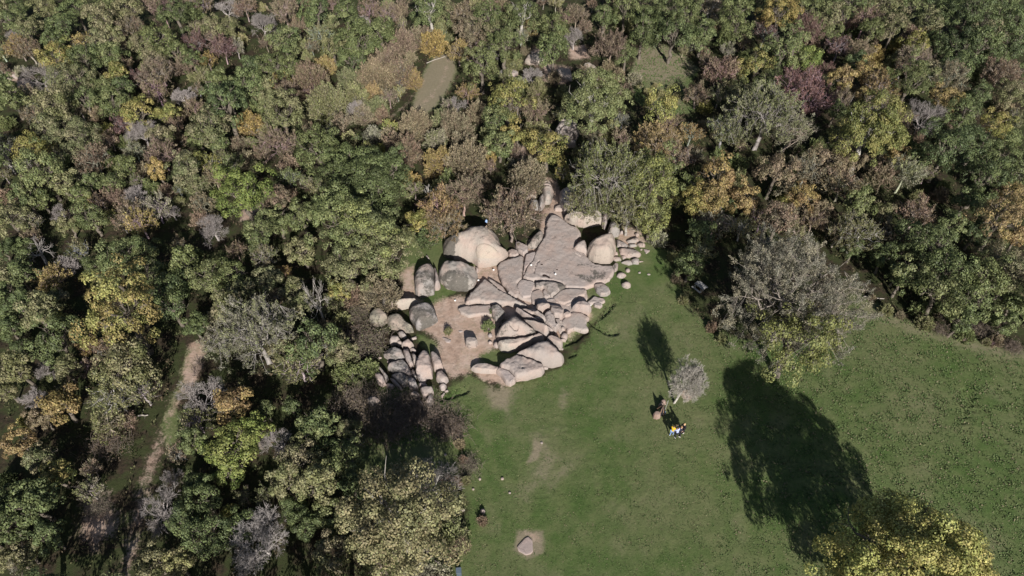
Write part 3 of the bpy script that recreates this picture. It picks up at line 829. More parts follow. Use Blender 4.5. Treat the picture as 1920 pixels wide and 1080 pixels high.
rock('rock', 'c4', "728,350 760,360 812,382 800,405 770,402", 0.12, 'flat triangular stone sunk in the sand', w=0.08, li=0)
rock('rock', 'c4', "880,295 910,290 925,305 895,312", 0.08, 'flat bit of bedrock showing through the sand', w=0.06, li=0)
rock('rock_slab', 'r7', "990,915 1030,870 1048,858 1073,880 1076,940 1062,955 1038,960 1000,938", 0.07, 'flat pale triangular slab alone in the lower meadow', w=0.12, li=0.02, rough=0.4, tint=(0.36, 0.29, 0.262))
# left cluster
rock('boulder', 'c4', "425,130 430,90 480,58 545,33 600,23 642,52 667,110 687,185 625,233 520,285 490,265 480,230 445,190", 1.7, 'dark-faced boulder with a lit cap on the left of the sandy ground', w=0.8, li=0.45, tint=GREYR, facets=2, stains_and_shade=(('430,110 660,105 670,180 560,230 460,190', 0.5),))
rock('boulder', 'c4', "195,60 250,107 330,92 385,80 470,48 507,12 480,-12 400,0 300,25", 1.3, 'pale flat-topped boulder under the brown bush', w=0.5, li=0.15, tint=CREAM)
rock('rock', 'c4', "60,182 100,110 160,82 222,150 232,190 180,240 120,252 70,222", 1.2, 'moss-topped boulder at the far left of the boulder row', w=0.7, li=0.55, tint=(0.26, 0.24, 0.18))
rock('rock', 'c4', "222,200 250,152 320,142 362,162 392,222 462,272 465,300 400,312 330,282 260,260", 1.1, 'mossy brown boulder between the dark-faced and the moss-topped ones', w=0.6, li=0.6, tint=(0.26, 0.235, 0.19))
for s, h, lb, w, li in (
    ("250,390 270,345 330,342 340,380 310,420 260,427", .75, 'round pale stone at the top of the left outcrop, by the brush', .4, .2),
    ("322,312 370,300 402,345 372,365 340,342", .6, 'grey stone wedged above the round pale stone', .3, .6),
    ("360,440 385,390 420,370 470,430 440,460 400,462", .8, 'pale wedge stone at the head of the long pale rib', .35, .15),
    ("440,367 490,345 492,368 450,380", .2, 'small flat stone in the grass right of the pale wedge', .12, .05),
    ("430,465 470,450 490,480 470,497", .35, 'little pale stone below the pale wedge', .2, .05),
    ("310,412 350,382 366,420 340,442", .5, 'small pale stone beside the round pale stone', .25, .1),
    ("190,512 230,460 300,445 360,482 385,550 362,590 300,592 240,552", 1.0, 'rough lichen lump at the upper left of the left outcrop', .45, .8),
    ("230,632 260,590 370,562 420,620 457,710 440,730 350,692 270,662", .9, 'large lichen-covered rock in the middle of the left outcrop', .45, .65),
    ("260,692 350,682 440,732 420,790 370,812 320,762", .7, 'rough crusted rock at the lower middle of the left outcrop', .35, .8),
    ("250,722 300,752 370,837 350,840 290,782", .5, 'thin slanting rock along the lower left of the crusted rock', .15, .5),
    ("370,472 420,462 440,520 472,620 440,647 402,582 390,540", .9, 'long pale rib left of the finger rocks', .3, .1),
    ("450,502 480,512 512,560 500,602 470,602", .6, 'short block between the long pale rib and the middle finger rock', .2, .1),
    ("445,657 475,652 495,722 490,742 460,702", .6, 'dark small block below the long pale rib', .2, .35),
    ("510,540 530,500 560,470 600,490 622,540 642,640 640,722 590,730 570,777 520,762 495,690 490,622", 1.15, 'broad middle finger rock, the longest of the left outcrop', .5, .15),
    ("622,500 650,480 690,522 720,572 742,640 690,672 660,660 640,590", .95, 'upper piece of the right finger rock beside the sand', .4, .1),
    ("680,682 730,657 775,722 787,745 760,782 720,790 680,742", .75, 'lower piece of the right finger rock', .4, .1),
    ("705,805 740,777 767,797 755,837 725,840", .5, 'rounded tip stone below the right finger rock', .3, .05),
    ("720,892 750,860 752,872 735,902", .12, 'thin flake in the grass below the tip stone', .06, .0),
    ("755,845 780,838 784,848 765,856", .1, 'tiny flake beside the tip stone', .05, .0),
    ("530,822 580,812 640,807 650,860 620,882 590,932 560,912", .85, 'lower piece of the broad middle finger rock', .35, .15),
    ("580,962 620,877 645,892 655,950 620,1000", .7, 'grey end piece of the middle finger above the bramble', .3, .3),
    ("410,762 450,725 480,742 512,830 480,852 440,832", .9, 'hooked dark-rimmed rock left of the middle finger', .3, .4),
    ("440,872 490,852 530,892 520,922 470,912", .6, 'dark block below the hooked rock, by the bramble', .25, .6),
    ("500,932 530,922 560,982 550,1002", .5, 'narrow grey block at the lowest end of the left outcrop', .15, .5),
    ("515,772 590,792 580,810 532,817", .5, 'thin cross slab between the two pieces of the middle finger', .12, .1),
    ("108,692 140,672 190,722 215,790 180,807 140,782", .8, 'ridged pale rock at the brush edge, outer of two', .35, .15),
    ("140,632 160,622 237,730 215,772 190,712", .7, 'narrow rock lying along the ridged pale rock', .15, .45),
    ("215,792 240,777 292,800 270,832 230,812", .4, 'rounded pale stone at the foot of the narrow rock', .25, .1)):
    rock('rock', 'c4', s, h, lb, w=w, li=li, tint=PINK if li < .3 else GREYR, group='finger rocks of the left outcrop', facets=1)
rock('rock', 'c4', "35,942 70,905 120,900 165,942 150,1000 135,985 100,1022 60,990", 0.9, 'lone brown-topped boulder among the brambles left of the meadow', w=0.5, li=0.6, tint=(0.31, 0.26, 0.225))
# stones in the woods
rock('boulder', 'c7', "275,895 300,830 340,768 400,775 470,800 500,860 480,930 430,965 370,955 330,930", 2.0, 'folded dark boulder in a gap of the woods below the white-trunked tree', w=0.7, li=0.5, tint=GREYR, grooves=(("280,880 330,850 400,830 440,850", 0.16, 0.7), ("330,800 400,800 470,840", 0.12, 0.5)))
rock('rock', 'c7', "355,960 430,968 470,950 465,1010 400,1015 360,990", 0.9, 'grey foot stone just below the folded dark boulder', w=0.4, li=0.5, tint=GREYR)
rock('rock', 'c7', "195,850 225,830 245,860 275,900 262,920 215,875", 0.6, 'pale slanted stone left of the folded dark boulder', w=0.3)
for s, h, lb in (("15,260 50,195 110,190 180,200 200,260 150,285 60,290", .6, 'pale bare outcrop in the upper woods beside the dense conical tree'),
                 ("50,195 75,175 105,180 100,200", .4, 'small pale block at the top of the upper outcrop'),
                 ("115,185 150,165 185,185 160,205", .4, 'second pale block at the top of the upper outcrop'),
                 ("280,360 330,310 420,330 440,430 400,420 300,390", .5, 'pale ledge below the dense conical tree'),
                 ("540,280 590,270 650,320 640,370 600,330", .5, 'pale slanting ledge left of the small clearing'),
                 ("600,330 640,360 700,350 680,390 620,380", .3, 'broken pale stones between the ledge and the clearing')):
    rock('rock', 'c7', s, h, lb, w=0.3, li=0.15, tint=CREAM, group='pale ledges in the upper woods')
rock('rock', 'r2', "885,412 915,382 960,392 995,410 980,432 930,442 895,432", 0.8, 'grey ledge above the big yellow-green tree in the middle woods', w=0.4, li=0.35, tint=GREYR)
rock('rock', 'r1', "65,432 110,400 152,420 120,447", 0.6, 'pale rock by the bare grey tree near the left edge', w=0.3, li=0.1)
rock('rock', 'r1', "0,435 40,428 60,445 20,458", 0.4, 'low pale rock at the very left edge of the upper woods', w=0.2, li=0.1)

rock('rock_slab', 'o', "957,536 985,527 1060,541 1098,546 1100,562 1078,576 1098,600 1085,614 1062,612 1052,626 1030,600 1010,570 975,560", 0.27, 'broad bedrock shelf showing in the joints between the split plates of the lower outcrop', w=.2, dome=0, li=.1, tint=PINK)
# puddles, the wet gully and rock pools: still water lying on the stone
def flat_patch(name, crop, s, z, mat, label, cat, wob=0.03):
    poly = [P(x, y, z) for x, y in pts(s, *CROPS[crop])]
    q = []
    n = len(poly)
    for i in range(n):
        a, b = poly[i], poly[(i + 1) % n]
        q += [a.lerp(b, .25), a.lerp(b, .75)]
    me = bpy.data.meshes.new(name)
    c = sum(q, Vector()) / len(q)
    V = [(v - c) for v in q]
    me.from_pydata([tuple(v) for v in V], [], [tuple(range(len(V)))])
    o = obj(name, me, mat); o.location = c
    return tag(o, label, cat)

def top_of(o, px, py):
    """height of a rock's surface under the pixel (px, py)"""
    zs = 0.5
    for _ in range(3):
        p = P(px, py, zs)
        me = o.data
        best = min(me.vertices, key=lambda v: (v.co.x + o.location.x - p.x) ** 2 + (v.co.y + o.location.y - p.y) ** 2 + (0 if v.co.z > -0.1 else 99))
        zs = best.co.z
    return zs
M_WATER = NT('still_water')
M_WATER = M_WATER.done(M_WATER.bsdf((0.035, 0.022, 0.016), 0.12, spec=0.5))
_slab = next(o for x, y, o in ROCKS_AT if o.get('label', '').startswith('largest bare'))
for s, cx, cy, lb in (("523,408 540,400 565,408 585,422 604,430 600,440 560,438 530,428", 560, 420, 'larger dark puddle shaped like a keyhole on the largest bare slab'),
                      ("503,297 520,294 533,301 520,308 505,305", 518, 301, 'small reddish puddle high on the largest bare slab'),
                      ("660,352 672,347 684,355 674,364 664,362", 672, 356, 'small dark puddle right of the keyhole puddle on the slab')):
    a = (920 + cx / 5.4, 440 + cy / 5.4)
    flat_patch('puddle', 'c3', s, top_of(_slab, *a) + 0.012, M_WATER, lb, 'puddle')
flat_patch('puddle', 'c3', "75,400 90,430 125,505 182,575 160,603 135,570 105,500 80,440", 0.13, M_WATER, 'long muddy pool in the gully left of the smooth slab', 'puddle')

# ------------------------------------------------------------------ foliage prototypes
def unit(n, rs):
    v = rs.normal(size=(n, 3))
    return v / np.maximum(np.linalg.norm(v, axis=1, keepdims=True), 1e-9)

def leaf_quads(C, D, N, ln, wd):
    """diamond leaves: centre C, long axis D, normal N"""
    D = D / np.maximum(np.linalg.norm(D, axis=1, keepdims=True), 1e-9)
    S = np.cross(D, N); S /= np.maximum(np.linalg.norm(S, axis=1, keepdims=True), 1e-9)
    N = np.cross(S, D)
    a = C - D * ln[:, None] * .5
    b = C + S * wd[:, None] * .5 + N * (wd * .12)[:, None]
    c = C + D * ln[:, None] * .5
    d = C - S * wd[:, None] * .5 + N * (wd * .12)[:, None]
    V = np.stack([a, b, c, d], 1).reshape(-1, 3)
    F = np.arange(len(V)).reshape(-1, 4)
    return V, F

def crown_lobes(R, hz, zc, lobe, rs, over=2.0, zmin=-0.45, lump=0.28):
    """centres of leaf clumps spread through an uneven crown"""
    n = int(over * (2 * math.pi * R * hz * 1.15) / (math.pi * lobe * lobe)) + 6
    off = rs.uniform(0, 50)
    out = []
    while len(out) < n:
        d = unit(1, rs)[0]
        if d[2] < zmin: continue
        env = 1 + lump * mnoise.noise(Vector(d) * 1.6 + Vector((off, 0, 0))) * 1.6 + 0.10 * mnoise.noise(Vector(d) * 4 + Vector((off, 9, 0)))
        q = rs.uniform(0.25, 1.08) ** 0.5
        # gaps: drop clumps where a coarse noise is low
        if mnoise.noise(Vector(d) * 2.6 + Vector((off + 30, 0, 0))) < -0.28 and q > 0.6: continue
        p = np.array([d[0] * R, d[1] * R, d[2] * hz]) * env * q * 0.93
        out.append((p + np.array([0, 0, zc]), d, q))
    return out

def tree_limbs(R, zc, hz, rs, n_limb, r0, wig=0.10):
    """trunk, limbs and branches as tapered tubes"""
    segs = []
    fork = zc - hz * rs.uniform(0.35, 0.6)
    fork = max(fork, 0.5)
    a = np.array([0, 0, -0.3]); lean = rs.normal(size=2) * 0.06 * R
    steps = 4
    for i in range(steps):
        t = (i + 1) / steps
        b = np.array([lean[0] * t, lean[1] * t, fork * t]) + np.append(rs.normal(size=2) * r0 * .35, 0)
        segs.append((a, b, r0 * (1.25 - .30 * i / steps) if i else r0 * 1.5, r0 * (1.25 - .30 * (i + 1) / steps)))
        a = b
    for k in range(n_limb):
        ang = 2 * math.pi * (k + rs.uniform(-.3, .3)) / n_limb
        el = rs.uniform(0.25, 1.15)
        tip = np.array([math.cos(ang) * math.cos(el) * R, math.sin(ang) * math.cos(el) * R, zc - fork + math.sin(el) * hz * .8]) * rs.uniform(.6, .88) * (.8 if R > 6 and n_limb == 6 else 1)
        p = a.copy(); m = 5; r = r0 * rs.uniform(.42, .62)
        for i in range(m):
            t = (i + 1) / m
            q = a + tip * t + np.array([0, 0, math.sin(t * math.pi) * .12 * R]) + rs.normal(size=3) * wig * R * .35
            rr = r * (1 - .72 * t) + .012
            segs.append((p, q, r * (1 - .72 * (i / m)) + .012, rr))
            if i >= 1:
                for _ in range(2):
                    o = unit(1, rs)[0]; o[2] = abs(o[2]) * .7 + .1
                    o = o + (q - p) / max(np.linalg.norm(q - p), 1e-6) * .7
                    o = o / np.linalg.norm(o) * R * rs.uniform(.16, .36)
                    mid = q + o * .55 + rs.normal(size=3) * .04 * R
                    segs.append((q, mid, rr * .6, rr * .38)); segs.append((mid, q + o, rr * .38, .010))
            p = q
    return segs

def var_attr(me, lob, leaf, hue, per):
    n = len(lob)
    A = np.stack([lob, leaf, hue, np.ones(n)], 1)
    point_color(me, 'var', np.repeat(A, per, 0))

def make_leafy(name, R, seed, lobe=0.50, leaf=0.165, per_lobe=92, hz_k=0.78, over=1.6, zmin=-.45, lump=.28, taper=0.0):
    rs = np.random.RandomState(seed)
    hz = R * hz_k; zc = 1.0 * R + 0.45
    L = crown_lobes(R, hz, zc, lobe, rs, over, zmin, lump)
    Cs, Ds, Ns, ln, wd, la, lf, hu = [], [], [], [], [], [], [], []
    for p, d, q in L:
        tk = 1 - taper * min(1, max(0, (p[2] - zc) / hz + .25)); p = p * np.array([tk, tk, 1])
        lr = lobe * rs.uniform(.6, 1.3)
        m = int(per_lobe * (lr / lobe) ** 2 * rs.uniform(.75, 1.2))
        u = unit(m * 2, rs)
        out = d * .7 + np.array([0, 0, .75])
        u = u[(u @ out) > 0.05][:m]
        m = len(u)
        rad = lr * rs.uniform(.55, 1.08, m) ** .6
        c = p + u * rad[:, None] * np.array([1.05, 1.05, .78])
        nrm = u * .9 + np.array([0, 0, .25]) + rs.normal(size=(m, 3)) * .30
        Cs.append(c); Ns.append(nrm); Ds.append(np.cross(nrm, unit(m, rs)))
        s = leaf * rs.uniform(.6, 1.35, m)
        ln.append(s); wd.append(s * rs.uniform(.5, .8, m))
        la.append(np.full(m, rs.rand())); lf.append(rs.rand(m)); hu.append(rs.rand(m))
    C, D, N = map(np.concatenate, (Cs, Ds, Ns))
    V, F = leaf_quads(C, D, N, np.concatenate(ln), np.concatenate(wd))
    me = mesh_np(name + '_crown', V, F); me.materials.append(M_LEAF)
    var_attr(me, np.concatenate(la), np.concatenate(lf), np.concatenate(hu), 4)
    tv, tf = tubes(tree_limbs(R, zc, hz, rs, 6, 0.075 * R + .03), 5)
    tm = mesh_np(name + '_trunk', tv, tf, True); tm.materials.append(M_BARK)
    return dict(R=R, zc=zc, crown=me, trunk=tm)

def sprays(P0, D0, rs, n_leaf, length, width, leaf):
    """feathery sprays of narrow leaves along directions D0 from points P0"""
    m = len(P0)
    t = rs.uniform(0, 1, (m, n_leaf))
    side = rs.normal(size=(m, n_leaf, 3)) * width * (1.1 - t[..., None] * .6)
    C = P0[:, None] + D0[:, None] * (t * length)[..., None] + side
    D = D0[:, None] + rs.normal(size=(m, n_leaf, 3)) * .38
    N = rs.normal(size=(m, n_leaf, 3)) * .7 + np.array([0, 0, .7])
    k = m * n_leaf
    C, D, N = C.reshape(k, 3), D.reshape(k, 3), N.reshape(k, 3)
    s = leaf * rs.uniform(.6, 1.4, k)
    la = np.repeat(rs.rand(m), n_leaf)
    return C, D, N, s, s * rs.uniform(.28, .5, k), la, rs.rand(k), rs.rand(k)

def make_feathery(name, R, seed, dens=1.0, leaf=0.20):
    """thin-leaved crown with its twigs showing"""
    rs = np.random.RandomState(seed)
    hz = R * .80; zc = 1.0 * R + .4
    L = crown_lobes(R, hz, zc, .42, rs, 1.75, -0.4, .30)
    P0 = np.array([p for p, d, q in L]); O = np.array([d for p, d, q in L])
    base = np.array([0, 0, zc - hz * .9])
    G = P0 - base; G /= np.linalg.norm(G, axis=1, keepdims=True)
    D0 = G * .8 + np.array([0, 0, .35]) + rs.normal(size=G.shape) * .35
    D0 /= np.linalg.norm(D0, axis=1, keepdims=True)
    C, D, N, ln, wd, la, lf, hu = sprays(P0 - D0 * .35, D0, rs, int(34 * dens), .85, .15, leaf)
    V, F = leaf_quads(C, D, N, ln, wd)
    me = mesh_np(name + '_crown', V, F); me.materials.append(M_LEAF)
    var_attr(me, la, lf, hu, 4)
    segs = tree_limbs(R, zc, hz, rs, 8 if R < 4 else 18, 0.05 * R + .03)
    ends = np.array([s[1] for s in segs])
    for i in range(len(P0)):
        if rs.rand() < .8:
            a = ends[np.argmin(((ends - P0[i]) ** 2).sum(1))]
            segs.append((a, P0[i], .022, .015)); segs.append((P0[i] - D0[i] * .25, P0[i] + D0[i] * .45, .015, .007))
            for _ in range(2):
                dd = D0[i] + rs.normal(size=3) * .6
                segs.append((P0[i] - D0[i] * .2, P0[i] + dd * .4, .012, .005))
    tv, tf = tubes(segs, 3)
    tm = mesh_np(name + '_trunk', tv, tf, True); tm.materials.append(M_BARK)
    return dict(R=R, zc=zc, crown=me, trunk=tm)

def make_shrub(name, R, seed, dens=1.0):
    """many-stemmed bush, stems and leaves fanning up and out from the foot"""
    rs = np.random.RandomState(seed)
    hz = R * 1.15; zc = .75 * R
    n = int(150 * R * R / 2.2) + 30
    u = unit(n * 3, rs); u = u[u[:, 2] > 0.05][:n]
    n = len(u)
    off = rs.uniform(0, 40)
    env = np.array([1 + .35 * mnoise.noise(Vector(d) * 2 + Vector((off, 0, 0))) for d in u])
    tip = u * np.array([R, R, hz * 1.35]) * (env * rs.uniform(.55, 1.0, n) ** .6)[:, None]
    foot = rs.normal(size=(n, 3)) * np.array([.22, .22, 0]) * R
    D0 = tip - foot; D0[:, 2] += .3 * R
    D0 /= np.linalg.norm(D0, axis=1, keepdims=True)
    C, D, N, ln, wd, la, lf, hu = sprays(tip - D0 * .75, D0, rs, int(36 * dens), .95, .13, .20)
    V, F = leaf_quads(C, D, N, ln, wd)
    me = mesh_np(name + '_crown', V, F); me.materials.append(M_LEAF)
    var_attr(me, la, lf, hu, 4)
    segs = []
    for i in range(0, n, 1):
        m = (foot[i] + tip[i]) * .5 + rs.normal(size=3) * .08 * R + np.array([0, 0, -.05 * R])
        segs.append((foot[i] - np.array([0, 0, .1]), m, .022, .014)); segs.append((m, tip[i] + D0[i] * .15, .014, .005))
    tv, tf = tubes(segs, 3)
    tm = mesh_np(name + '_stems', tv, tf, True); tm.materials.append(M_BARK)
    return dict(R=R, zc=zc, crown=me, trunk=tm)

def grow(segs, p, d, L, r, depth, rs, spread, up, twigs):
    m = 3
    for i in range(m):
        d = d + rs.normal(size=3) * .11 + np.array([0, 0, up])
        d /= np.linalg.norm(d)
        q = p + d * L / m
        r2 = r * (1 - .28 * (i + 1) / m)
        (twigs if depth <= 2 else segs).append((p, q, r * (1 - .28 * i / m), r2))
        if i == 1 and depth > 0 and rs.rand() < .75:
            o = d + rs.normal(size=3) * spread * 1.2
            o /= np.linalg.norm(o)
            grow(segs, q, o, L * rs.uniform(.6, .85), r2 * .5, depth - 1, rs, spread, up, twigs)
        p = q
    if depth > 0:
        k = 3 if rs.rand() < .55 else 2
        for _ in range(k):
            o = d + rs.normal(size=3) * spread
            o /= np.linalg.norm(o)
            grow(segs, p, o, L * rs.uniform(.70, .92), r2 * .62, depth - 1, rs, spread, up, twigs)

def make_bare(name, R, seed, depth=5, spread=.55, up=.05, rfac=1.0, h0=.55, rmin=.010):
    """leafless tree: trunk and limbs in one mesh, twigs in another; sized so its spread is R"""
    rs = np.random.RandomState(seed)
    segs, twigs = [], []
    a = np.array([0, 0, -.2]); b = np.array([rs.normal() * .1, rs.normal() * .1, h0 * R])
    segs.append((a, b, .085 * R * rfac, .07 * R * rfac))
    for k in range(5):
        ang = 2 * math.pi * k / 5 + rs.uniform(-.5, .5)
        d = np.array([math.cos(ang) * rs.uniform(.5, 1.1), math.sin(ang) * rs.uniform(.5, 1.1), rs.uniform(.5, 1.1)])
        d /= np.linalg.norm(d)
        grow(segs, b, d, R * .40, .032 * R * rfac, depth, rs, spread, up, twigs)
    allp = np.array([s[1] for s in segs + twigs])
    rad = np.percentile(np.hypot(allp[:, 0], allp[:, 1]), 93)
    k = R / rad
    sc = lambda S: [(s[0] * k, s[1] * k, max(s[2] * k, rmin), max(s[3] * k, rmin * .7)) for s in S]
    segs, twigs = sc(segs), sc(twigs)
    tv, tf = tubes(segs, 5); tm = mesh_np(name + '_trunk', tv, tf, True); tm.materials.append(M_BARK)
    wv, wf = tubes(twigs, 3); wm = mesh_np(name + '_twigs', wv, wf, True); wm.materials.append(M_BARK)
    zc = float(np.percentile(allp[:, 2], 55)) * k
    return dict(R=R, zc=zc, crown=wm, trunk=tm)

def make_bramble(name, R, seed):
    """tangled thorny canes arching every way, a few withered leaves"""
    rs = np.random.RandomState(seed)
    segs = []
    lc, ld = [], []
    for i in range(int(170 * R)):
        p = np.append(rs.normal(size=2) * R * .48, rs.uniform(0, .2))
        a = rs.uniform(0, 2 * math.pi); L = rs.uniform(.5, 1.3)
        hgt = rs.uniform(.25, .95)
        m = 5; q0 = p
        for j in range(m):
            t = (j + 1) / m
            q = p + np.array([math.cos(a) * L * t, math.sin(a) * L * t, math.sin(t * math.pi * rs.uniform(.7, 1.0)) * hgt]) + rs.normal(size=3) * .05
            segs.append((q0, q, .016 - .008 * j / m, .015 - .008 * (j + 1) / m)); q0 = q
            lc.append(q); ld.append(rs.normal(size=3))
    tv, tf = tubes(segs, 3); tm = mesh_np(name + '_canes', tv, tf, True); tm.materials.append(M_BARK)
    C = np.array(lc) + rs.normal(size=(len(lc), 3)) * .07; D = np.array(ld)
    n = len(C)
    V, F = leaf_quads(C, D, rs.normal(size=(n, 3)) + np.array([0, 0, .8]), rs.uniform(.06, .14, n), rs.uniform(.04, .09, n))
    me = mesh_np(name + '_leaves', V, F); me.materials.append(M_LEAF)
    var_attr(me, rs.rand(n), rs.rand(n), rs.rand(n), 4)
    return dict(R=R, zc=.45, crown=me, trunk=tm)

PROTO = {'O': [], 'W': [], 'S': [], 'B': [], 'R': []}
_s = 100
for R_, k in ((1.5, 3), (2.2, 4), (3.2, 4), (4.6, 2), (6.4, 2)):
    for i in range(k):
        _s += 1
        PROTO['O'].append(make_leafy('leafy', R_, _s, lobe=0.42 if R_ < 2 else (0.55 if R_ < 4 else 0.75), per_lobe=92 if R_ < 4 else 165, leaf=.165 if R_ < 4 else .18, lump=.42, over=1.35 if R_ < 4 else (1.9 if R_ < 6 else 2.9), zmin=-.45 if R_ < 6 else -.8, hz_k=(0.72, 0.85, 0.78, 0.92)[i % 4]))
for R_, k in ((1.3, 3), (2.1, 4), (3.2, 3), (4.6, 2), (7.0, 1)):
    for i in range(k):
        _s += 1
        PROTO['W'].append(make_feathery('feathery', R_, _s, 1.15 if R_ < 6 else 2.6, leaf=.20 if R_ < 6 else .15))
for R_, k in ((1.2, 3), (1.9, 4), (2.8, 2)):
    for i in range(k):
        _s += 1
        PROTO['S'].append(make_shrub('shrub', R_, _s))
for R_, k in ((1.3, 3), (2.1, 3), (3.2, 2)):
    for i in range(k):
        _s += 1
        PROTO['B'].append(make_bare('bare', R_, _s, 5, .42))
for R_, k in ((1.4, 2), (2.2, 2)):
    for i in range(k):
        _s += 1
        PROTO['R'].append(make_bramble('bramble', R_, _s))

PAL = {'dg': ((0.086, 0.108, 0.046), 'dark green'), 'g': ((0.116, 0.140, 0.054), 'mid green'), 'lg': ((0.165, 0.205, 0.055), 'bright green'),
       'ol': ((0.158, 0.168, 0.074), 'olive'), 'yg': ((0.195, 0.205, 0.066), 'yellow-green'), 'ye': ((0.262, 0.205, 0.078), 'golden yellow'),
       'or': ((0.235, 0.165, 0.085), 'orange'), 'br': ((0.190, 0.162, 0.100), 'brown'), 'rb': ((0.175, 0.122, 0.090), 'reddish brown'),
       'pu': ((0.130, 0.075, 0.072), 'purple-red'), 'gy': ((0.225, 0.205, 0.152), 'grey'), 'pa': ((0.245, 0.222, 0.125), 'pale buff')}
KIND = {'O': ('leafy_tree', 'tree', 'leafy tree'), 'W': ('thin_leaved_tree', 'tree', 'thin-leaved tree'), 'S': ('shrub', 'shrub', 'feathery shrub'),
        'B': ('bare_tree', 'tree', 'leafless tree'), 'R': ('bramble', 'bramble', 'bramble thicket')}
PARTS = {'O': ('trunk', 'crown'), 'W': ('trunk', 'crown'), 'S': ('stem', 'foliage'), 'B': ('trunk', 'crown'), 'R': ('canes', 'leaves')}
ACCENT = {'dg': 'g', 'g': 'ol', 'lg': 'yg', 'ol': 'br', 'yg': 'ye', 'ye': 'or', 'or': 'ye', 'br': 'rb', 'rb': 'br', 'pu': 'rb', 'gy': 'ol', 'pa': 'yg'}
PLANTS = []
TR = random.Random(77)

def plant(kind, colname, px, py, r_px, white=False, label=None, proto=None, hscale=None, bark=None, accent=None, am=None, group=None, bright=1.0):
    """one tree, shrub or bramble whose crown is centred at the pixel"""
    g0 = P(px, py, 0)
    ppm = px_per_m(P(px, py, 2.0))
    R = r_px / ppm
    if proto is None:
        cands = PROTO[kind]
        best = min(abs(math.log(R / c['R'])) for c in cands)
        cands = [c for c in cands if abs(math.log(R / c['R'])) < best + .03]
        proto = TR.choice(cands)
    k = R / proto['R']
    hs = hscale if hscale is not None else (TR.uniform(1.15, 1.6) if kind == 'O' else TR.uniform(.95, 1.2))
    zc = proto['zc'] * k * hs
    p = P(px, py, zc)
    name, cat, form = KIND[kind]
    e = empty(name, (p.x, p.y, gz(p.x, p.y)), TR.uniform(0, 2 * math.pi))
    e.scale = (k, k, k * hs)
    base, cn = PAL[colname]
    j = TR.uniform(.85, 1.18); w = TR.uniform(-.05, .05)
    j *= bright
    j *= 1.42 if kind == 'S' else (1.12 if kind == 'W' else 1.0)
    col = (base[0] * j * (1 + w), base[1] * j, base[2] * j * (1 - w))
    pn = PARTS[kind]
    crown = bpy.data.objects.new(pn[1], proto['crown']); link(crown, e)
    trunk = bpy.data.objects.new(pn[0], proto['trunk']); link(trunk, e)
    ac = PAL[accent or ACCENT[colname]][0]
    if kind == 'B':
        gm_ = TR.uniform(1.4, 1.9)
        gcol = tuple(c * gm_ for c in ((.22, .195, .185) if colname == 'gy' else base))
        crown.color = (*gcol, 1); trunk.color = (*(min(.5, c * 1.15) for c in gcol), 1)
    else:
        crown.color = (*col, 1)
        crown['accent'] = [float(x) for x in ac]
        crown['accent_mix'] = float(am if am is not None else TR.uniform(.4, 1.0))
        if bark: trunk.color = (*bark, 1)
        elif white: trunk.color = (.42, .39, .35, 1)
        elif kind == 'O': trunk.color = (.15, .125, .10, 1)
        elif kind == 'R': trunk.color = (.20, .16, .135, 1)
        elif False: pass
        else: trunk.color = (*(TR.uniform(.85, 1.2) * c for c in ((.38, .34, .31) if colname in ('gy', 'pa', 'ol') else (.32, .265, .235))), 1)
    PLANTS.append(dict(o=e, kind=kind, col=cn, form=('white-stemmed ' if white else '') + form, px=px, py=py, R=R, label=label, cat=cat, group=group))
    return e

# name order of a row: kind colour x y r  (t after the kind: pale limbs show)
R1 = """O g 60 110 90;O ol 250 40 80;O dg 100 30 70;O ol 160 160 80;O dg 360 150 90;W ye 470 245 62;O dg 430 60 80;O ol 560 110 90;O g 620 40 80;O ol 720 60 90
W rb 910 50 90;O dg 990 100 110;O g 1080 80 70;B gy 1270 40 70;W br 1130 30 80;O ol 1180 170 70;W rb 1190 210 60;O ol 1300 150 70;B gy 1470 120 70;W rb 1380 50 70
O dg 1770 70 80;W br 1600 60 90;W rb 1680 150 60;O g 1600 235 95;W ol 1800 200 80;O ol 1870 260 90;B gy 90 190 60;W or 100 260 70;W br 160 280 80;O yg 330 330 100
O dg 490 340 80;O g 620 310 90;O ol 860 340 80;W br 740 160 80;O g 900 230 100;O g 1000 300 80;W pu 1110 250 70;W pu 1250 270 80;W gy 1330 270 50;O dg 1090 350 70
W ye 1170 340 50;W rb 1040 370 70;W rb 880 420 110;W pu 780 440 60;O yg 660 420 70;O ol 420 460 120;B gy 220 420 95;O g 600 500 80;O dg 700 490 70;W br 880 510 90
B gy 1030 530 60;O g 1230 450 70;O dg 1290 540 80;O g 1400 480 100;O g 1530 390 110;O g 1640 380 80;W ye 1580 480 60;S br 1750 440 110;S ol 1830 570 120;S ye 1830 360 60
W rb 1610 520 80;O dg 1270 590 130;W br 1090 600 60;O ol 300 600 110;O g 480 560 80;O g 650 590 100;O yg 800 640 100;O yg 950 640 70;W pu 700 700 70;B gy 790 730 90
W rb 990 720 60;O ol 1180 720 110;O g 1120 780 60;S ye 1400 690 80;O ol 1590 650 120;W br 1560 820 130;O g 1230 800 70;O ol 920 790 70;W rb 620 790 50;O yg 600 730 50
O ol 450 790 120;O ol 280 740 80;O g 30 690 50;O yg 160 850 90;Bt gy 50 890 80;O g 230 960 120;W rb 530 900 100;O g 710 940 70;W rb 910 870 100;O ye 890 960 60
W gy 760 850 60;O ol 1050 960 100;W rb 1480 860 60;S rb 1620 920 60;W br 1210 1000 70;O g 1800 860 150;O g 640 1030 70;O g 510 1040 60;O ol 350 1030 80;W br 180 1050 70
O g 60 560 70;O dg 30 480 60;W br 150 540 60;O ol 560 240 60;O ol 640 210 60;O dg 1420 380 70;O ol 1480 560 60;O dg 300 230 60;O ol 20 40 60;O g 1450 590 50;O ol 780 250 70"""
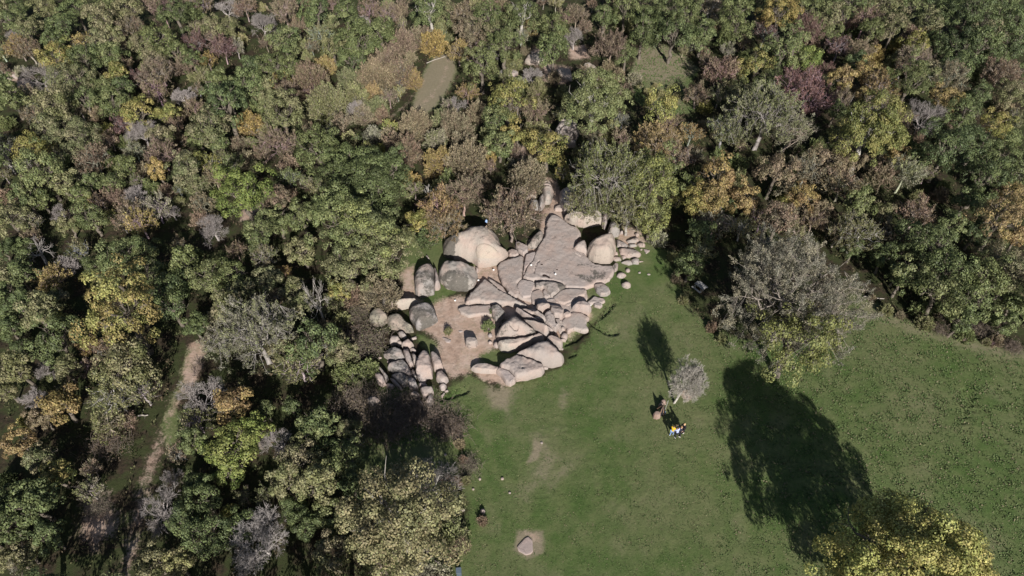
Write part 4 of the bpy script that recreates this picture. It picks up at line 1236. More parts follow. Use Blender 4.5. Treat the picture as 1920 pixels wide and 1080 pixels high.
R2 = """O dg 30 70 80;W br 150 60 80;B gy 110 110 50;Ot g 500 75 110;W rb 330 60 70;W br 680 90 90;O g 100 250 130;O g 210 180 90;O dg 50 340 80;S rb 340 230 80
S br 440 200 80;S ye 520 230 80;S rb 250 330 80;S or 180 520 60;S br 200 420 120;S br 330 400 100;S or 400 440 60;S ol 60 450 90;S ol 80 540 80
S ol 200 600 70;B gy 80 600 60;S rb 230 640 50;O br 720 200 100;W ye 660 290 70;W br 740 250 80;O g 820 110 110;Ot g 1010 100 110
W or 1050 170 60;O ol 880 200 90;O g 920 250 110;O g 790 370 120;W gy 1010 210 50;B gy 820 300 60;O g 1200 160 80;W rb 1320 90 75;Bt gy 1310 200 60;O g 1480 90 80
O g 1600 60 80;O dg 1720 90 70;O g 1850 60 110;O dg 1870 200 100;W rb 1510 270 110;O g 1600 310 70;B gy 1080 420 60;W br 1370 420 60;S lg 1530 470 30;O yg 940 560 130
O g 880 670 90;O ol 1000 470 50;W br 990 600 80;W br 1100 630 90;W ye 710 520 70;B gy 650 580 50;W gy 600 590 45;O yg 1790 610 110;W br 1840 700 80;O yg 280 720 55
S br 410 690 100;S br 640 700 100;S gy 180 760 60;S rb 340 830 110;S gy 530 790 70;S br 690 800 80;S ye 560 900 100;S br 700 900 130;S ye 820 880 60;O g 890 820 80
O yg 990 760 75;O yg 1160 840 110;W br 1410 760 80;W br 1580 780 70;W or 1780 800 140;W rb 1900 880 100;S br 1050 980 110;O g 1780 1000 130;O dg 60 920 110;O dg 250 990 130
S ye 400 1010 60;W br 740 1040 80;S ol 570 170 70;W br 260 90 70;S br 120 640 70;S br 270 760 60;O ol 590 60 70;S ol 1100 500 70;S br 1200 430 40
O dg 1700 180 90;S br 1450 450 40;S gy 1650 440 45;S br 1560 420 40;O dg 1780 160 80;W ol 1700 30 70;S ol 560 660 60;S br 760 620 60;S ol 830 760 60;W br 1250 110 60;S ol 960 350 60;S ol 930 420 40"""
R3 = """Wt br 150 50 80;O g 20 100 100;O g 290 80 110;O g 110 200 90;O g 300 170 90;O ye 470 130 60;W pu 460 185 80;W pu 690 175 100;O br 650 210 70;O g 430 10 80
O g 700 70 110;O ol 840 110 90;O g 950 30 110;W pu 920 130 50;W rb 1030 110 90;O ol 1130 50 90;O g 1290 60 80;O dg 1450 60 90;O dg 1620 60 110;O g 1800 30 100
O dg 1700 130 90;O dg 1850 120 90;O ol 1380 140 90;O g 1060 170 70;O ol 1190 160 80;O g 570 280 130;O yg 410 380 90;O lg 690 330 90;O g 480 460 80;W rb 220 410 100
W pu 610 430 60;W pu 720 430 70;W pu 810 390 45;O or 890 450 70;W pu 880 270 80;W br 1000 290 80;O ye 1090 300 50;O or 1050 420 90;W or 1120 500 110;O ye 1030 540 60
O yg 1310 260 80;O rb 1280 210 60;W or 1390 220 60;W br 1310 330 110;O ol 1190 340 50;O g 1280 470 110;W rb 1240 380 60;W br 1500 440 110;O dg 1560 270 110;O dg 1680 270 100
O dg 1460 240 80;O ol 1680 210 90;O dg 1850 250 100;O dg 1540 370 90;W rb 1790 430 120;O dg 1660 540 80;O ol 1840 530 80;W br 1100 620 110;W rb 1200 680 100;Bt gy 1360 650 110
O ye 1470 560 80;O ye 1210 880 60;O dg 1430 700 60;O yg 1760 700 80;O dg 1480 850 150;O dg 1650 820 120;O g 1800 880 130;O dg 1580 650 90;W br 80 540 80;W ol 200 540 60
O ol 330 540 80;W ol 230 740 110;W gy 600 740 140;W or 40 760 80;O br 820 900 110;O br 960 920 60;W br 700 950 110;O or 200 990 120;O br 520 980 110;W br 900 1030 120
W br 1130 1000 90;W gy 1250 980 110;O dg 1700 1000 130;O g 1860 1030 100;O dg 1750 330 90;O dg 1890 420 80;O ol 1400 420 70;O g 820 200 70;O ol 760 120 70;O dg 980 350 60;O g 560 60 60;W br 900 560 70;O dg 860 620 60"""
R4 = """O g 150 40 80;O ol 60 150 100;O g 240 50 70;B gy 340 110 60;O ol 390 190 60;O g 510 150 90;W rb 570 60 60;O g 460 20 60;B gy 760 20 70;W br 740 120 80
W br 690 180 60;W ye 790 180 80;W gy 880 100 90;B gy 970 110 50;W br 1140 70 70;B gy 1190 180 80;O br 1560 50 70;O g 1570 170 80;O g 1700 130 110;O g 1480 230 110
W ol 1480 370 90;O ol 1700 340 80;O g 1880 110 90;B gy 370 400 70;W ol 450 340 70;O ol 60 480 90;O g 120 480 90;W ye 290 490 100;O g 700 370 120;O g 820 340 80
O g 640 470 90;O g 850 470 100;O g 1030 410 90;O g 1100 350 50;O dg 980 530 110;O g 1180 480 110;O g 1310 490 100;O dg 960 630 110;W br 1010 290 40;O ol 290 620 90
O ol 230 690 100;O yg 330 720 70;O dg 320 830 130;O dg 110 870 60;W or 500 870 70;W rb 610 890 80;W rb 480 990 60;O ol 700 990 150;O ol 100 990 100;B gy 240 990 60
O ol 370 1000 80;O ol 1360 570 90;O ol 1280 650 100;W ye 1600 460 50;O ol 1510 510 80;O ol 1650 550 80;O yg 1900 560 70;O ol 1700 640 80;W br 1560 600 60;W gy 1250 850 120
W ol 1790 880 120;W ol 1690 980 140;O ol 1610 900 80;W br 1830 770 60;S gy 1190 710 60;W gy 100 110 50;W br 190 250 60;O dg 520 420 60;O dg 60 620 90;O dg 30 720 70;O dg 1100 760 70;O dg 150 330 60;O dg 20 330 60;W br 1330 330 60;O dg 60 780 70"""
RM = """O dg 640 335 45;O g 640 415 55;O ol 726 482 48;O ol 655 505 48;W or 825 392 38;W br 868 368 40;S br 990 332 36;S br 715 548 40;S rb 655 552 30;R ol 665 590 36
S pa 1200 160 7;S pa 1214 172 8;S pa 1228 160 6;S pa 1240 175 8;S ol 1256 165 7;S pa 1270 178 8;S pa 1222 184 7;S pa 1286 186 7
S ol 1352 632 11;S rb 1335 612 12;S br 1636 558 8;S ol 1662 580 13;S br 1688 590 9;S ol 1735 604 17;R br 1765 618 15;S g 1812 628 16;S ol 1850 640 9;S br 1868 636 14;R rb 1900 650 16;S br 1268 520 11;S ol 1262 480 12;S ol 1282 560 11;S rb 870 860 10;S ol 872 900 11;S br 862 830 12;S ol 640 735 14;S g 670 720 12
R rb 672 632 40;S ol 650 668 24;R ol 690 640 32;S g 628 628 20;S ol 640 600 20;R rb 800 770 42;R rb 835 795 40;R rb 760 758 40;S g 648 700 25;S g 690 690 22;O yg 788 416 26;S dg 800 445 22;R br 690 745 35;R br 700 790 45;R rb 740 800 45
S ol 840 620 8;S g 915 610 12;S g 925 585 10;S rb 905 975 11;S rb 865 1020 18;S br 843 1035 12;R br 655 750 30;R gy 880 870 20;O dg 700 415 40;S ol 760 440 20;S br 730 430 16;S ol 622 570 26;O dg 590 650 40;O ol 640 660 26"""
R5 = """O ye 170 50 110;O yg 80 60 100;O or 350 50 80;O or 680 40 90;O br 540 140 100;W br 740 160 90;O br 780 100 60;O g 990 70 80;O ol 1130 110 70;W rb 1310 130 110
W gy 180 170 110;O dg 100 230 90;O dg 1400 330 150;O dg 1280 260 100;O g 1500 200 80;O dg 1480 440 130;O g 1250 480 90;O g 1450 580 130;O g 1620 640 120;O ol 1750 360 100
O or 1880 260 70;O or 1860 40 90;O g 1700 490 120;O ol 1850 480 110;O g 1860 640 90;O dg 1560 730 75;O g 1820 740 70;O dg 1200 470 60;R br 1690 770 60;S g 1340 660 60
O dg 1600 60 80;W br 1180 250 90;O dg 1130 370 80;W ol 330 200 80;W br 440 160 80;W br 870 240 90;W ol 640 230 70;O dg 260 90 60;O dg 960 330 60;O dg 1650 230 80;S g 1410 640 50;S ol 1500 690 40;S g 1740 720 40;W ol 100 330 80;O dg 40 420 80;R br 1480 690 40"""
R6 = """O ol 40 40 60;B gy 190 70 80;O ye 340 110 110;O br 240 190 70;O yg 150 200 50;W ol 650 70 130;W ol 800 50 90;R rb 600 340 110;W rb 720 210 60;O or 110 330 80
O ol 230 420 90;O yg 320 520 80;O dg 30 540 50;W gy 500 600 80;W ol 610 230 100;O or 1310 110 110;W ol 1110 220 90;O lg 1300 370 150;O g 1500 150 60;O g 1790 240 110
B gy 1570 330 110;W br 1000 390 70;O ol 1700 430 120;O ol 1780 560 120;O ol 1620 560 110;B gy 900 680 130;B gy 950 530 60;O yg 1290 720 50;W ol 1380 640 60;O g 1870 740 90
O ol 1880 960 100;W br 1780 950 60;O ol 20 1000 60;W gy 120 1010 80;O dg 1150 650 90;O dg 200 680 120;O dg 280 860 90;O dg 60 800 110;O dg 60 650 80;O dg 1100 560 80;O lg 1430 280 100;O g 1090 330 80
O lg 1290 500 90;O dg 1180 860 130;O dg 1050 760 100;O dg 1380 800 90;O ol 870 1010 90;O pa 1010 1020 80;O dg 1650 700 90;W ol 1500 640 70;O dg 1720 800 80;W br 520 480 60;O dg 1640 130 60;O ol 160 960 80;R gy 560 700 50;O dg 1850 380 80"""
R7 = """R rb 420 180 55;W ol 60 340 80;O g 40 420 90;O dg 60 560 90;B gy 430 540 90;B rb 620 560 70;R rb 630 245 70;R rb 560 220 45;S ol 70 250 60;R gy 690 520 35;O ol 20 270 60"""
OFF = {'R1': (0, 0), 'R2': (640, 0), 'R3': (1280, 0), 'R4': (0, 360), 'R5': (1280, 360), 'R6': (0, 720), 'R7': (640, 720)}
for key, text in (('R1', R1), ('R2', R2), ('R3', R3), ('R4', R4), ('R5', R5), ('R6', R6), ('R7', R7)):
    ox, oy = OFF[key]
    for row in text.replace('\n', ';').split(';'):
        k, c, x, y, r = row.split()
        if k == 'O' and float(r) <= 55: k = 'S'
        plant(k[0], c, ox + float(x) / 3, oy + float(y) / 3, float(r) / 3 * (.93 if k[0] in 'OW' else 1), white='t' in k)
for row in RM.replace('\n', ';').split(';'):
    k, c, x, y, r = row.split()
    plant(k[0], c, float(x), float(y), float(r), white='t' in k)

# trees that stand out and serve as landmarks, each with its own words
def big(kind, col, x, y, r, label, **kw):
    return plant(kind, col, x, y, r, label=label, **kw)
_lr = make_leafy('leafy', 6.6, 777, lobe=.72, per_lobe=190, leaf=.175, over=3.3, zmin=-.85, hz_k=.76, lump=.15, taper=.34)
BIGT = [
 big('O', 'yg', 1714, 1072, 144, 'yellow-green autumn tree standing alone at the lower right of the meadow', accent='ye', am=.6, hscale=1.22, proto=_lr, bright=1.5),
 big('W', 'gy', 1482, 560, 122, 'huge grey-brown spreading tree on the meadow edge, twigs showing', accent='br', am=.6, hscale=.92, bark=(.28, .24, .205), bright=.88),
 big('O', 'yg', 1490, 640, 66, 'low yellowish tree at the foot of the huge grey-brown spreading tree', accent='ol', bright=.72),
 big('O', 'lg', 455, 367, 50, 'bright green round tree beside a bend of the reddish path', am=.3),
 big('O', 'ye', 235, 592, 62, 'big golden tree standing left of the dirt track', accent='yg', am=.8),
 big('O', 'pa', 745, 975, 105, 'big pale buff-leaved tree on the lower left edge of the meadow', accent='ol', am=.7, bark=(.35, .32, .29), hscale=1.12),
 big('O', 'yg', 1626, 252, 56, 'bright yellow-green tree with pale limbs among brown trees', white=True, am=.4),
 big('O', 'ye', 1460, 27, 34, 'vivid yellow tree at the top of the right-hand woods', accent='yg'),
 big('W', 'pu', 1510, 190, 50, 'largest purple-red tree of the right-hand woods', am=.3),
 big('W', 'ol', 1433, 217, 68, 'wide grey-olive tree in the middle of the right-hand woods', accent='gy', bark=(.3, .27, .25)),
 big('O', 'ol', 1115, 198, 56, 'tree with twisted white limbs above the folded dark boulder', white=True, accent='g'),
 big('W', 'ol', 1140, 335, 70, 'large loose-leaved tree overhanging the boulders on the right of the path', accent='g', bark=(.34, .31, .28), am=.6),
 big('O', 'yg', 1218, 345, 46, 'yellow-green right half of the trees over the boulders', accent='ol'),
 big('O', 'yg', 1222, 412, 34, 'low yellow-green tree over the scattered stones', accent='ol'),
 big('W', 'ol', 1100, 385, 44, 'small see-through tree leaning over the pale boulder', accent='br', bark=(.34, .31, .28)),
 big('W', 'ol', 1180, 400, 42, 'thin pale-limbed tree between the boulders and the meadow', bark=(.36, .33, .30)),
 big('W', 'rb', 958, 402, 55, 'round reddish-brown bushy tree against the right side of the biggest boulder', accent='br', bark=(.24, .19, .165)),
 big('W', 'or', 832, 420, 40, 'orange-brown tree leaning over the left of the biggest boulder', accent='br', bark=(.3, .26, .23)),
 big('O', 'dg', 700, 345, 66, 'largest dark green oak-like tree left of the dead white snag', accent='g', hscale=1.1),
 big('O', 'ol', 690, 440, 68, 'broad olive-green tree behind the boulder row', accent='yg', am=.6),
 big('W', 'gy', 480, 625, 72, 'wide grey tree with lichened twigs beside the dirt track', bark=(.33, .30, .28), accent='ol'),
 big('B', 'gy', 372, 742, 48, 'frosty grey leafless tree hanging over the dirt track'),
 big('O', 'or', 1875, 415, 44, 'orange tree at the right edge above the meadow', accent='ye'),
 big('O', 'g', 1038, 95, 30, 'dense conical green tree beside the pale upper outcrop', hscale=1.5, am=.2),
 big('W', 'ol', 1605, 440, 44, 'pale forked tree with bare white stems in front of dark trees', white=True),
]
# leafless single trees built one by one
def lone(label, px, py, r_px, seed, col, lean=(0, 0), hs=1.0, depth=6, spread=.5, rfac=1.0, h0=.6, at_base=False, name='bare_tree', rmin=.010):
    ppm = px_per_m(P(px, py, 2.0)); R = r_px / ppm
    pr = make_bare(name, R, seed, depth, spread, .05, rfac, h0, rmin)
    p = P(px, py, 0.0 if at_base else pr['zc'] * hs)
    e = empty(name, (p.x, p.y, gz(p.x, p.y)), 0)
    e.scale = (1, 1, hs)
    for n, m, k in (('trunk', pr['trunk'], 1.1), ('crown', pr['crown'], 1.0)):
        o = obj(n, m, None, e); o.color = (*(c * k for c in col), 1)
    PLANTS.append(dict(o=e, kind='B', col='', form='', px=px, py=py, R=R, label=label, cat='tree', group=None))
    return e
_lt = lone('pale leafless tree standing alone on the meadow near the people', 1264, 756, 33, 901, (.42, .385, .34), hs=1.75, at_base=True, h0=.85)
_lt.rotation_euler = (0, math.radians(11), 0)
lone('white leafless tree with fanned limbs at the bottom left', 505, 1040, 60, 902, (.42, .38, .36), hs=1.05, at_base=True, spread=.42, h0=.35)
lone('grey leafless bush-like tree behind the big pale tree', 815, 905, 52, 903, (.30, .27, .25), hs=.9, depth=5, spread=.5, h0=.2)
lone('dead white forked trunk rising from olive trees', 608, 605, 24, 904, (.47, .43, .39), hs=2.6, depth=3, spread=.5, rfac=1.1, at_base=True)
lone('dead white snag with crooked arms above the biggest boulder', 812, 392, 26, 905, (.55, .51, .46), hs=1.1, depth=2, spread=.75, rfac=1.6, at_base=True)
lone('dead branching snag among the trees at the left', 88, 495, 24, 906, (.45, .41, .38), hs=1.5, depth=3, spread=.6, rfac=1.4, at_base=True)
lone('leafless grey tree with white stem at the far left edge', 30, 325, 22, 907, (.42, .39, .36), hs=2.0, depth=4, spread=.45, rfac=1.3, at_base=True)
# trees just outside the frame whose shade falls into it
for k, c, x, y, r in (('O', 'dg', -40, 1000, 45), ('O', 'dg', 60, 1130, 60), ('O', 'ol', 180, 1150, 60), ('O', 'dg', 310, 1180, 60), ('O', 'g', 640, 1150, 60), ('O', 'ol', 420, 1170, 60),
                      ('O', 'dg', 560, 1160, 60), ('O', 'g', 1965, 560, 40), ('O', 'g', -40, 300, 40), ('O', 'dg', 1960, 330, 40)):
    plant(k, c, x, y, r)

# smaller growth filling the gaps between the crowns
def fillers(n_s, n_w):
    core = np.array([(745, 500), (790, 430), (830, 405), (1000, 330), (1070, 330), (1230, 430), (1260, 560), (1330, 620), (1420, 660), (1600, 530), (1720, 620), (1930, 680), (1930, 1090), (850, 1090), (860, 900), (640, 880), (650, 700), (690, 560)], float)
    holes = [np.array(h, float) for h in ([(1185, 85), (1320, 100), (1320, 225), (1185, 220)], [(745, 235), (770, 120), (805, 80), (870, 85), (860, 180), (790, 240)],
             [(340, 640), (400, 640), (385, 720), (320, 860), (290, 960), (260, 1080), (200, 1080), (150, 1010), (215, 870), (290, 850)], [(985, 80), (1110, 80), (1110, 150), (985, 160)], [(1020, 220), (1100, 220), (1100, 280), (1020, 280)], [(440, 370), (520, 370), (500, 415), (440, 415)])]
    fr = random.Random(5)
    ns = nw = 0
    tries = 0
    base = list(PLANTS)
    while (ns < n_s or nw < n_w) and tries < 40000:
        tries += 1
        x, y = fr.uniform(0, 1920), fr.uniform(0, 1075)
        X, Y = np.array([x]), np.array([y])
        if inside(X, Y, core)[0] or any(inside(X, Y, h)[0] for h in holes): continue
        ok = True
        near, nd = None, 1e9
        for q in PLANTS:
            rr = q['R'] * px_per_m(q['o'].location)
            dd = math.hypot(q['px'] - x, q['py'] - y)
            if dd < rr * .78 + 5: ok = False; break
            if dd < nd: near, nd = q, dd
        if not ok: continue
        if (x < 700 and y > 420) or (x > 1240 and y > 380): continue
        w = nw < n_w and (fr.random() < .45 or ns >= n_s)
        r = fr.uniform(.85, 1.5) * px_per_m(P(x, y, 1)) * (1.0 if w else .95)
        c = fr.choice(('ol', 'ol', 'g', 'dg', 'br', 'ol', 'rb', 'gy', 'g', 'yg')) if y > 260 or x > 1150 else fr.choice(('ol', 'br', 'pa', 'rb', 'pa', 'ol', 'gy', 'br'))
        plant('W' if w else 'S', c, x, y, r)
        if w: nw += 1
        else: ns += 1
    print('FILL', ns, nw, tries)
fillers(105, 70)

# ------------------------------------------------------------------ undergrowth between the trees
def build_undergrowth():
    rs = np.random.RandomState(21)
    n = 30000
    x = rs.uniform(-95, 95, n); y = rs.uniform(8, 112, n)
    keep = np.abs(x) < 12 + .80 * (y + 12)
    keep &= ~inside(x, y, MEADOW)
    for p, w in DIRT: keep &= seg_dist(x, y, p) > .4; keep &= ~inside(x, y, p)
    for p, hw in DIRT_LINES: keep &= seg_dist(x, y, p, False) > hw + .5
    for p in GRASS_MORE: keep &= ~inside(x, y, p)
    core = world_poly("790,440 830,410 900,400 1000,330 1060,330 1230,430 1230,480 1130,640 1060,700 850,770 700,760 690,570 760,500")
    keep &= ~inside(x, y, core)
    x, y = x[keep], y[keep]
    nz = np.array([mnoise.noise((a * .25, b * .25, 4)) for a, b in zip(x, y)])
    k2 = rs.rand(len(x)) < .55 + .7 * nz
    x, y, nz = x[k2], y[k2], nz[k2]
    m = len(x); per = 9
    P0 = np.stack([x, y, ground_z(x, y)], 1)
    D0 = rs.normal(size=(m, 3)) * .55 + np.array([0, 0, .9]); D0 /= np.linalg.norm(D0, axis=1, keepdims=True)
    C, D, N, ln, wd, la, lf, hu = sprays(P0, D0, rs, per, .75, .20, .22)
    V, F = leaf_quads(C, D, N, ln, wd * 1.5)
    me = mesh_np('undergrowth', V, F)
    tone = np.repeat(np.clip(nz + .5 + rs.normal(size=m) * .2, 0, 1), per)
    point_color(me, 'var', np.repeat(np.stack([tone, lf, hu, np.ones(len(tone))], 1), 4, 0))
    t = NT('undergrowth')
    sp = t.n('ShaderNodeSeparateColor'); t.l(t.attr('var').outputs['Color'], sp.inputs[0])
    c = t.mix(t.ramp(sp.outputs[0], .25, .8), (.080, .060, .040), (.060, .076, .028))
    c = t.mix(t.math('MULTIPLY', sp.outputs[1], .5), c, (.13, .10, .06))
    tag(obj('undergrowth', me, t.done(t.bsdf(c, .8, spec=.15))), 'low brown and green undergrowth between the trees', kind='stuff')
build_undergrowth()

# ------------------------------------------------------------------ people
def skin(name, J, E, mat, parent, sub=1, root=0):
    """one continuous surface grown over a skeleton: J = {name: ((x,y,z), radius)}, E = joint pairs"""
    keys = list(J)
    me = bpy.data.meshes.new(name)
    me.from_pydata([J[k][0] for k in keys], [(keys.index(a), keys.index(b)) for a, b in E], [])
    o = bpy.data.objects.new(name, me); link(o)
    m = o.modifiers.new('skin', 'SKIN')
    for i, k in enumerate(keys):
        r = J[k][1]
        me.skin_vertices[0].data[i].radius = (r, r) if not isinstance(r, tuple) else r
    me.skin_vertices[0].data[root].use_root = True
    m.use_smooth_shade = True
    if sub:
        s = o.modifiers.new('sub', 'SUBSURF'); s.levels = sub; s.render_levels = sub
    dg = bpy.context.evaluated_depsgraph_get()
    out = bpy.data.meshes.new_from_object(o.evaluated_get(dg))
    bpy.data.objects.remove(o)
    out.name = name
    out.materials.clear()
    return obj(name, out, mat, parent)

def ellip(c, r, n=10, m=7, cut=None):
    V, F = [], []
    for j in range(m + 1):
        th = math.pi * j / m
        for i in range(n):
            a = 2 * math.pi * i / n
            V.append((c[0] + r[0] * math.sin(th) * math.cos(a), c[1] + r[1] * math.sin(th) * math.sin(a), c[2] + r[2] * math.cos(th)))
    for j in range(m):
        if cut is not None and (j + 1) / m > cut: break
        for i in range(n):
            F.append((j * n + i, j * n + (i + 1) % n, (j + 1) * n + (i + 1) % n, (j + 1) * n + i))
    return np.array(V), np.array(F)

M_SKIN = mat_plain('skin', (.52, .33, .25), .6, var=.1)
def cloth(name, c): return mat_plain(name, c, .9, .1, .2, 9)

def person(px, py, rz, label, top, legs, hair, shoes=(.75, .75, .75), H=1.7, arms=((.25, .12), (.25, .12)), step=.12, bow=.06):
    """standing figure; arms = (outward, forward) swing of each arm, rz = facing"""
    p = P(px, py, 0)
    e = empty('person', (p.x, p.y, gz(p.x, p.y)), rz)
    tag(e, label, 'person', 'visitors standing on the meadow')
    k = H / 1.7
    J = {'pel': ((0, 0, .92), (.15, .11)), 'waist': ((0, .01, 1.08), (.135, .10)), 'chest': ((0, bow * .5, 1.28), (.165, .115)), 'neck0': ((0, bow, 1.43), .075),
         'neck': ((0, bow * 1.2, 1.49), .055), 'chin': ((0, bow * 1.4 + .02, 1.545), (.065, .075)), 'skull': ((0, bow * 1.4, 1.62), (.082, .095)), 'crown': ((0, bow * 1.3 - .01, 1.685), (.05, .06))}
    E = [('pel', 'waist'), ('waist', 'chest'), ('chest', 'neck0'), ('neck0', 'neck'), ('neck', 'chin'), ('chin', 'skull'), ('skull', 'crown')]
    for s, (out, fw) in zip((-1, 1), arms):
        n = 'l' if s < 0 else 'r'
        sh = Vector((s * .185, bow * .8, 1.38)); d = Vector((s * out, fw, -1)).normalized()
        el = sh + d * .28
        d2 = Vector((s * out * .4, fw + .45 * (fw > .2) + .12, -1 + .9 * (fw > .5))).normalized()
        wr = el + d2 * .25; pa = wr + d2 * .075
        J |= {n + 'sh': (tuple(sh), .062), n + 'el': (tuple(el), .042), n + 'wr': (tuple(wr), .028), n + 'pa': (tuple(pa), (.036, .022))}
        E += [('chest', n + 'sh'), (n + 'sh', n + 'el'), (n + 'el', n + 'wr'), (n + 'wr', n + 'pa')]
        side = d2.cross(Vector((s, 0, 0.01))).normalized()
        for f, (o_, L) in enumerate(((-.027, .068), (-.009, .08), (.009, .075), (.027, .058))):
            a = pa + side * o_ + d2 * .03; b = a + d2 * L * .55; c = b + (d2 + Vector((-s * .35, 0, 0))).normalized() * L * .45
            J |= {f'{n}f{f}a': (tuple(a), .010), f'{n}f{f}b': (tuple(b), .009), f'{n}f{f}c': (tuple(c), .007)}
            E += [(n + 'pa', f'{n}f{f}a'), (f'{n}f{f}a', f'{n}f{f}b'), (f'{n}f{f}b', f'{n}f{f}c')]
        a = pa - d2 * .03 + side * -.035; b = a + (d2 * .6 - side * .7).normalized() * .04
        J |= {n + 'ta': (tuple(a), .011), n + 'tb': (tuple(b), .009)}
        E += [(n + 'wr', n + 'ta'), (n + 'ta', n + 'tb')]
        hp = Vector((s * .095, 0, .88)); kn = Vector((s * .105, s * step * .5 + .03, .48)); an = Vector((s * .11, s * step, .09)); to = an + Vector((s * .03, .15, -.055))
        J |= {n + 'hp': (tuple(hp), .088), n + 'kn': (tuple(kn), .056), n + 'an': (tuple(an), .038), n + 'to': (tuple(to), .032)}
        E += [('pel', n + 'hp'), (n + 'hp', n + 'kn'), (n + 'kn', n + 'an'), (n + 'an', n + 'to')]
    J = {a: ((v[0] * k, v[1] * k, v[2] * k), tuple(x * k for x in r) if isinstance(r, tuple) else r * k) for a, (v, r) in J.items()}
    skin('body', J, E, M_SKIN, e)
    def wear(name, keys, edges, fat, mat, ends={}):
        K = {a: (ends.get(a, J[a][0]), tuple(x * fat + .008 for x in J[a][1]) if isinstance(J[a][1], tuple) else J[a][1] * fat + .008) for a in keys}
        return skin(name, K, edges, mat, e)
    ar = [(n + a) for n in 'lr' for a in ('sh', 'el', 'wr')]
    wear('top', ['waist', 'chest', 'neck0', 'pel'] + ar, [('waist', 'chest'), ('chest', 'neck0'), ('pel', 'waist')] + [('chest', n + 'sh') for n in 'lr'] + [(n + 'sh', n + 'el') for n in 'lr'] + [(n + 'el', n + 'wr') for n in 'lr'],
         1.16, cloth('top_cloth', top))
    wear('trousers', ['pel'] + [n + a for n in 'lr' for a in ('hp', 'kn', 'an')], [('pel', n + 'hp') for n in 'lr'] + [(n + 'hp', n + 'kn') for n in 'lr'] + [(n + 'kn', n + 'an') for n in 'lr'], 1.13, cloth('trouser_cloth', legs))
    for n in 'lr':
        a, t = Vector(J[n + 'an'][0]), Vector(J[n + 'to'][0])
        skin('shoe', {'h': (tuple(a + Vector((0, -.03, -.045))), .045), 'm': (tuple((a + t) / 2 + Vector((0, 0, -.012))), .045), 't': (tuple(t + Vector((0, .03, 0))), .036)}, [('h', 'm'), ('m', 't')], cloth('shoe', shoes), e)
    c = Vector(J['skull'][0])
    V, F = ellip((c.x, c.y - .014 * k, c.z + .012 * k), (.098 * k, .112 * k, .115 * k), 14, 9, .62)
    obj('hair', mesh_np('hair', V, F, True), cloth('hair', hair), e)
    V, F = ellip((c.x, c.y + .098 * k, c.z - .025 * k), (.013 * k, .02 * k, .022 * k), 8, 5)
    obj('nose', mesh_np('nose', V, F, True), M_SKIN, e)
    for s in (-1, 1):
        V, F = ellip((c.x + s * .032 * k, c.y + .085 * k, c.z + .008 * k), (.012, .008, .008), 8, 5)
        obj('eye', mesh_np('eye', V, F, True), cloth('eye', (.03, .025, .02)), e)
        V, F = ellip((c.x + s * .085 * k, c.y, c.z - .01 * k), (.012, .02, .03), 8, 5)
        obj('ear', mesh_np('ear', V, F, True), M_SKIN, e)
    V, F = ellip((c.x, c.y + .088 * k, c.z - .062 * k), (.024, .008, .007), 8, 5)
    obj('mouth', mesh_np('mouth', V, F, True), cloth('lips', (.35, .13, .11)), e)
    return e
person(1258.5, 816, math.radians(-35), 'person in a bright yellow top and blue jeans, left of the group', (.80, .50, .03), (.22, .31, .50), (.10, .06, .035), arms=((.45, .5), (.3, .2)))
person(1267, 819, math.radians(25), 'person in a lavender-blue sweater and black trousers, front of the group', (.42, .47, .72), (.03, .03, .035), (.07, .045, .03), arms=((.45, .55), (.5, .6)))
person(1274, 817, math.radians(60), 'person in dark clothes with white shoes, beside the lavender-blue sweater', (.035, .035, .05), (.025, .025, .03), (.34, .20, .11), arms=((.3, .6), (.3, .6)))
person(1279, 811, math.radians(120), 'person in black with fair hair, rightmost and behind the others', (.022, .02, .026), (.02, .02, .025), (.55, .36, .19), arms=((.4, .6), (.3, .2)), H=1.75)

# ------------------------------------------------------------------ small things
def box(V, F, c, s, R=None):
    b = len(V)
    for x in (-1, 1):
        for y in (-1, 1):
            for z in (-1, 1):
                v = Vector((x * s[0] / 2, y * s[1] / 2, z * s[2] / 2))
                if R is not None: v = R @ v
                V.append(tuple(v + Vector(c)))
    F += [tuple(b + i for i in f) for f in ((0, 1, 3, 2), (4, 6, 7, 5), (0, 4, 5, 1), (2, 3, 7, 6), (0, 2, 6, 4), (1, 5, 7, 3))]
def boxes(name, specs, mat, parent=None, bev=.008):
    V, F = [], []
    for s in specs: box(V, F, *s)
    me = bpy.data.meshes.new(name); me.from_pydata(V, [], F); me.update()
    bm = bmesh.new(); bm.from_mesh(me)
    bmesh.ops.recalc_face_normals(bm, faces=bm.faces)
    if bev: bmesh.ops.bevel(bm, geom=list(bm.edges), offset=bev, segments=1, affect='EDGES')
    bm.to_mesh(me); bm.free()
    return obj(name, me, mat, parent)
M_WOODG = mat_plain('weathered_wood', (.36, .35, .34), .9, var=.35, scale=5)
M_WOODB = mat_plain('brown_wood', (.27, .17, .115), .9, var=.4, scale=7)
M_WHITE = mat_plain('white_paint', (.80, .80, .77), .6, var=.08)
M_METAL = mat_plain('dark_blue_metal', (.085, .11, .145), .35, .5, .2)
M_BLUE = mat_plain('blue_fabric', (.30, .44, .72), .8, var=.15)
M_BLACK = mat_plain('black_fabric', (.018, .018, .022), .9, var=.2)

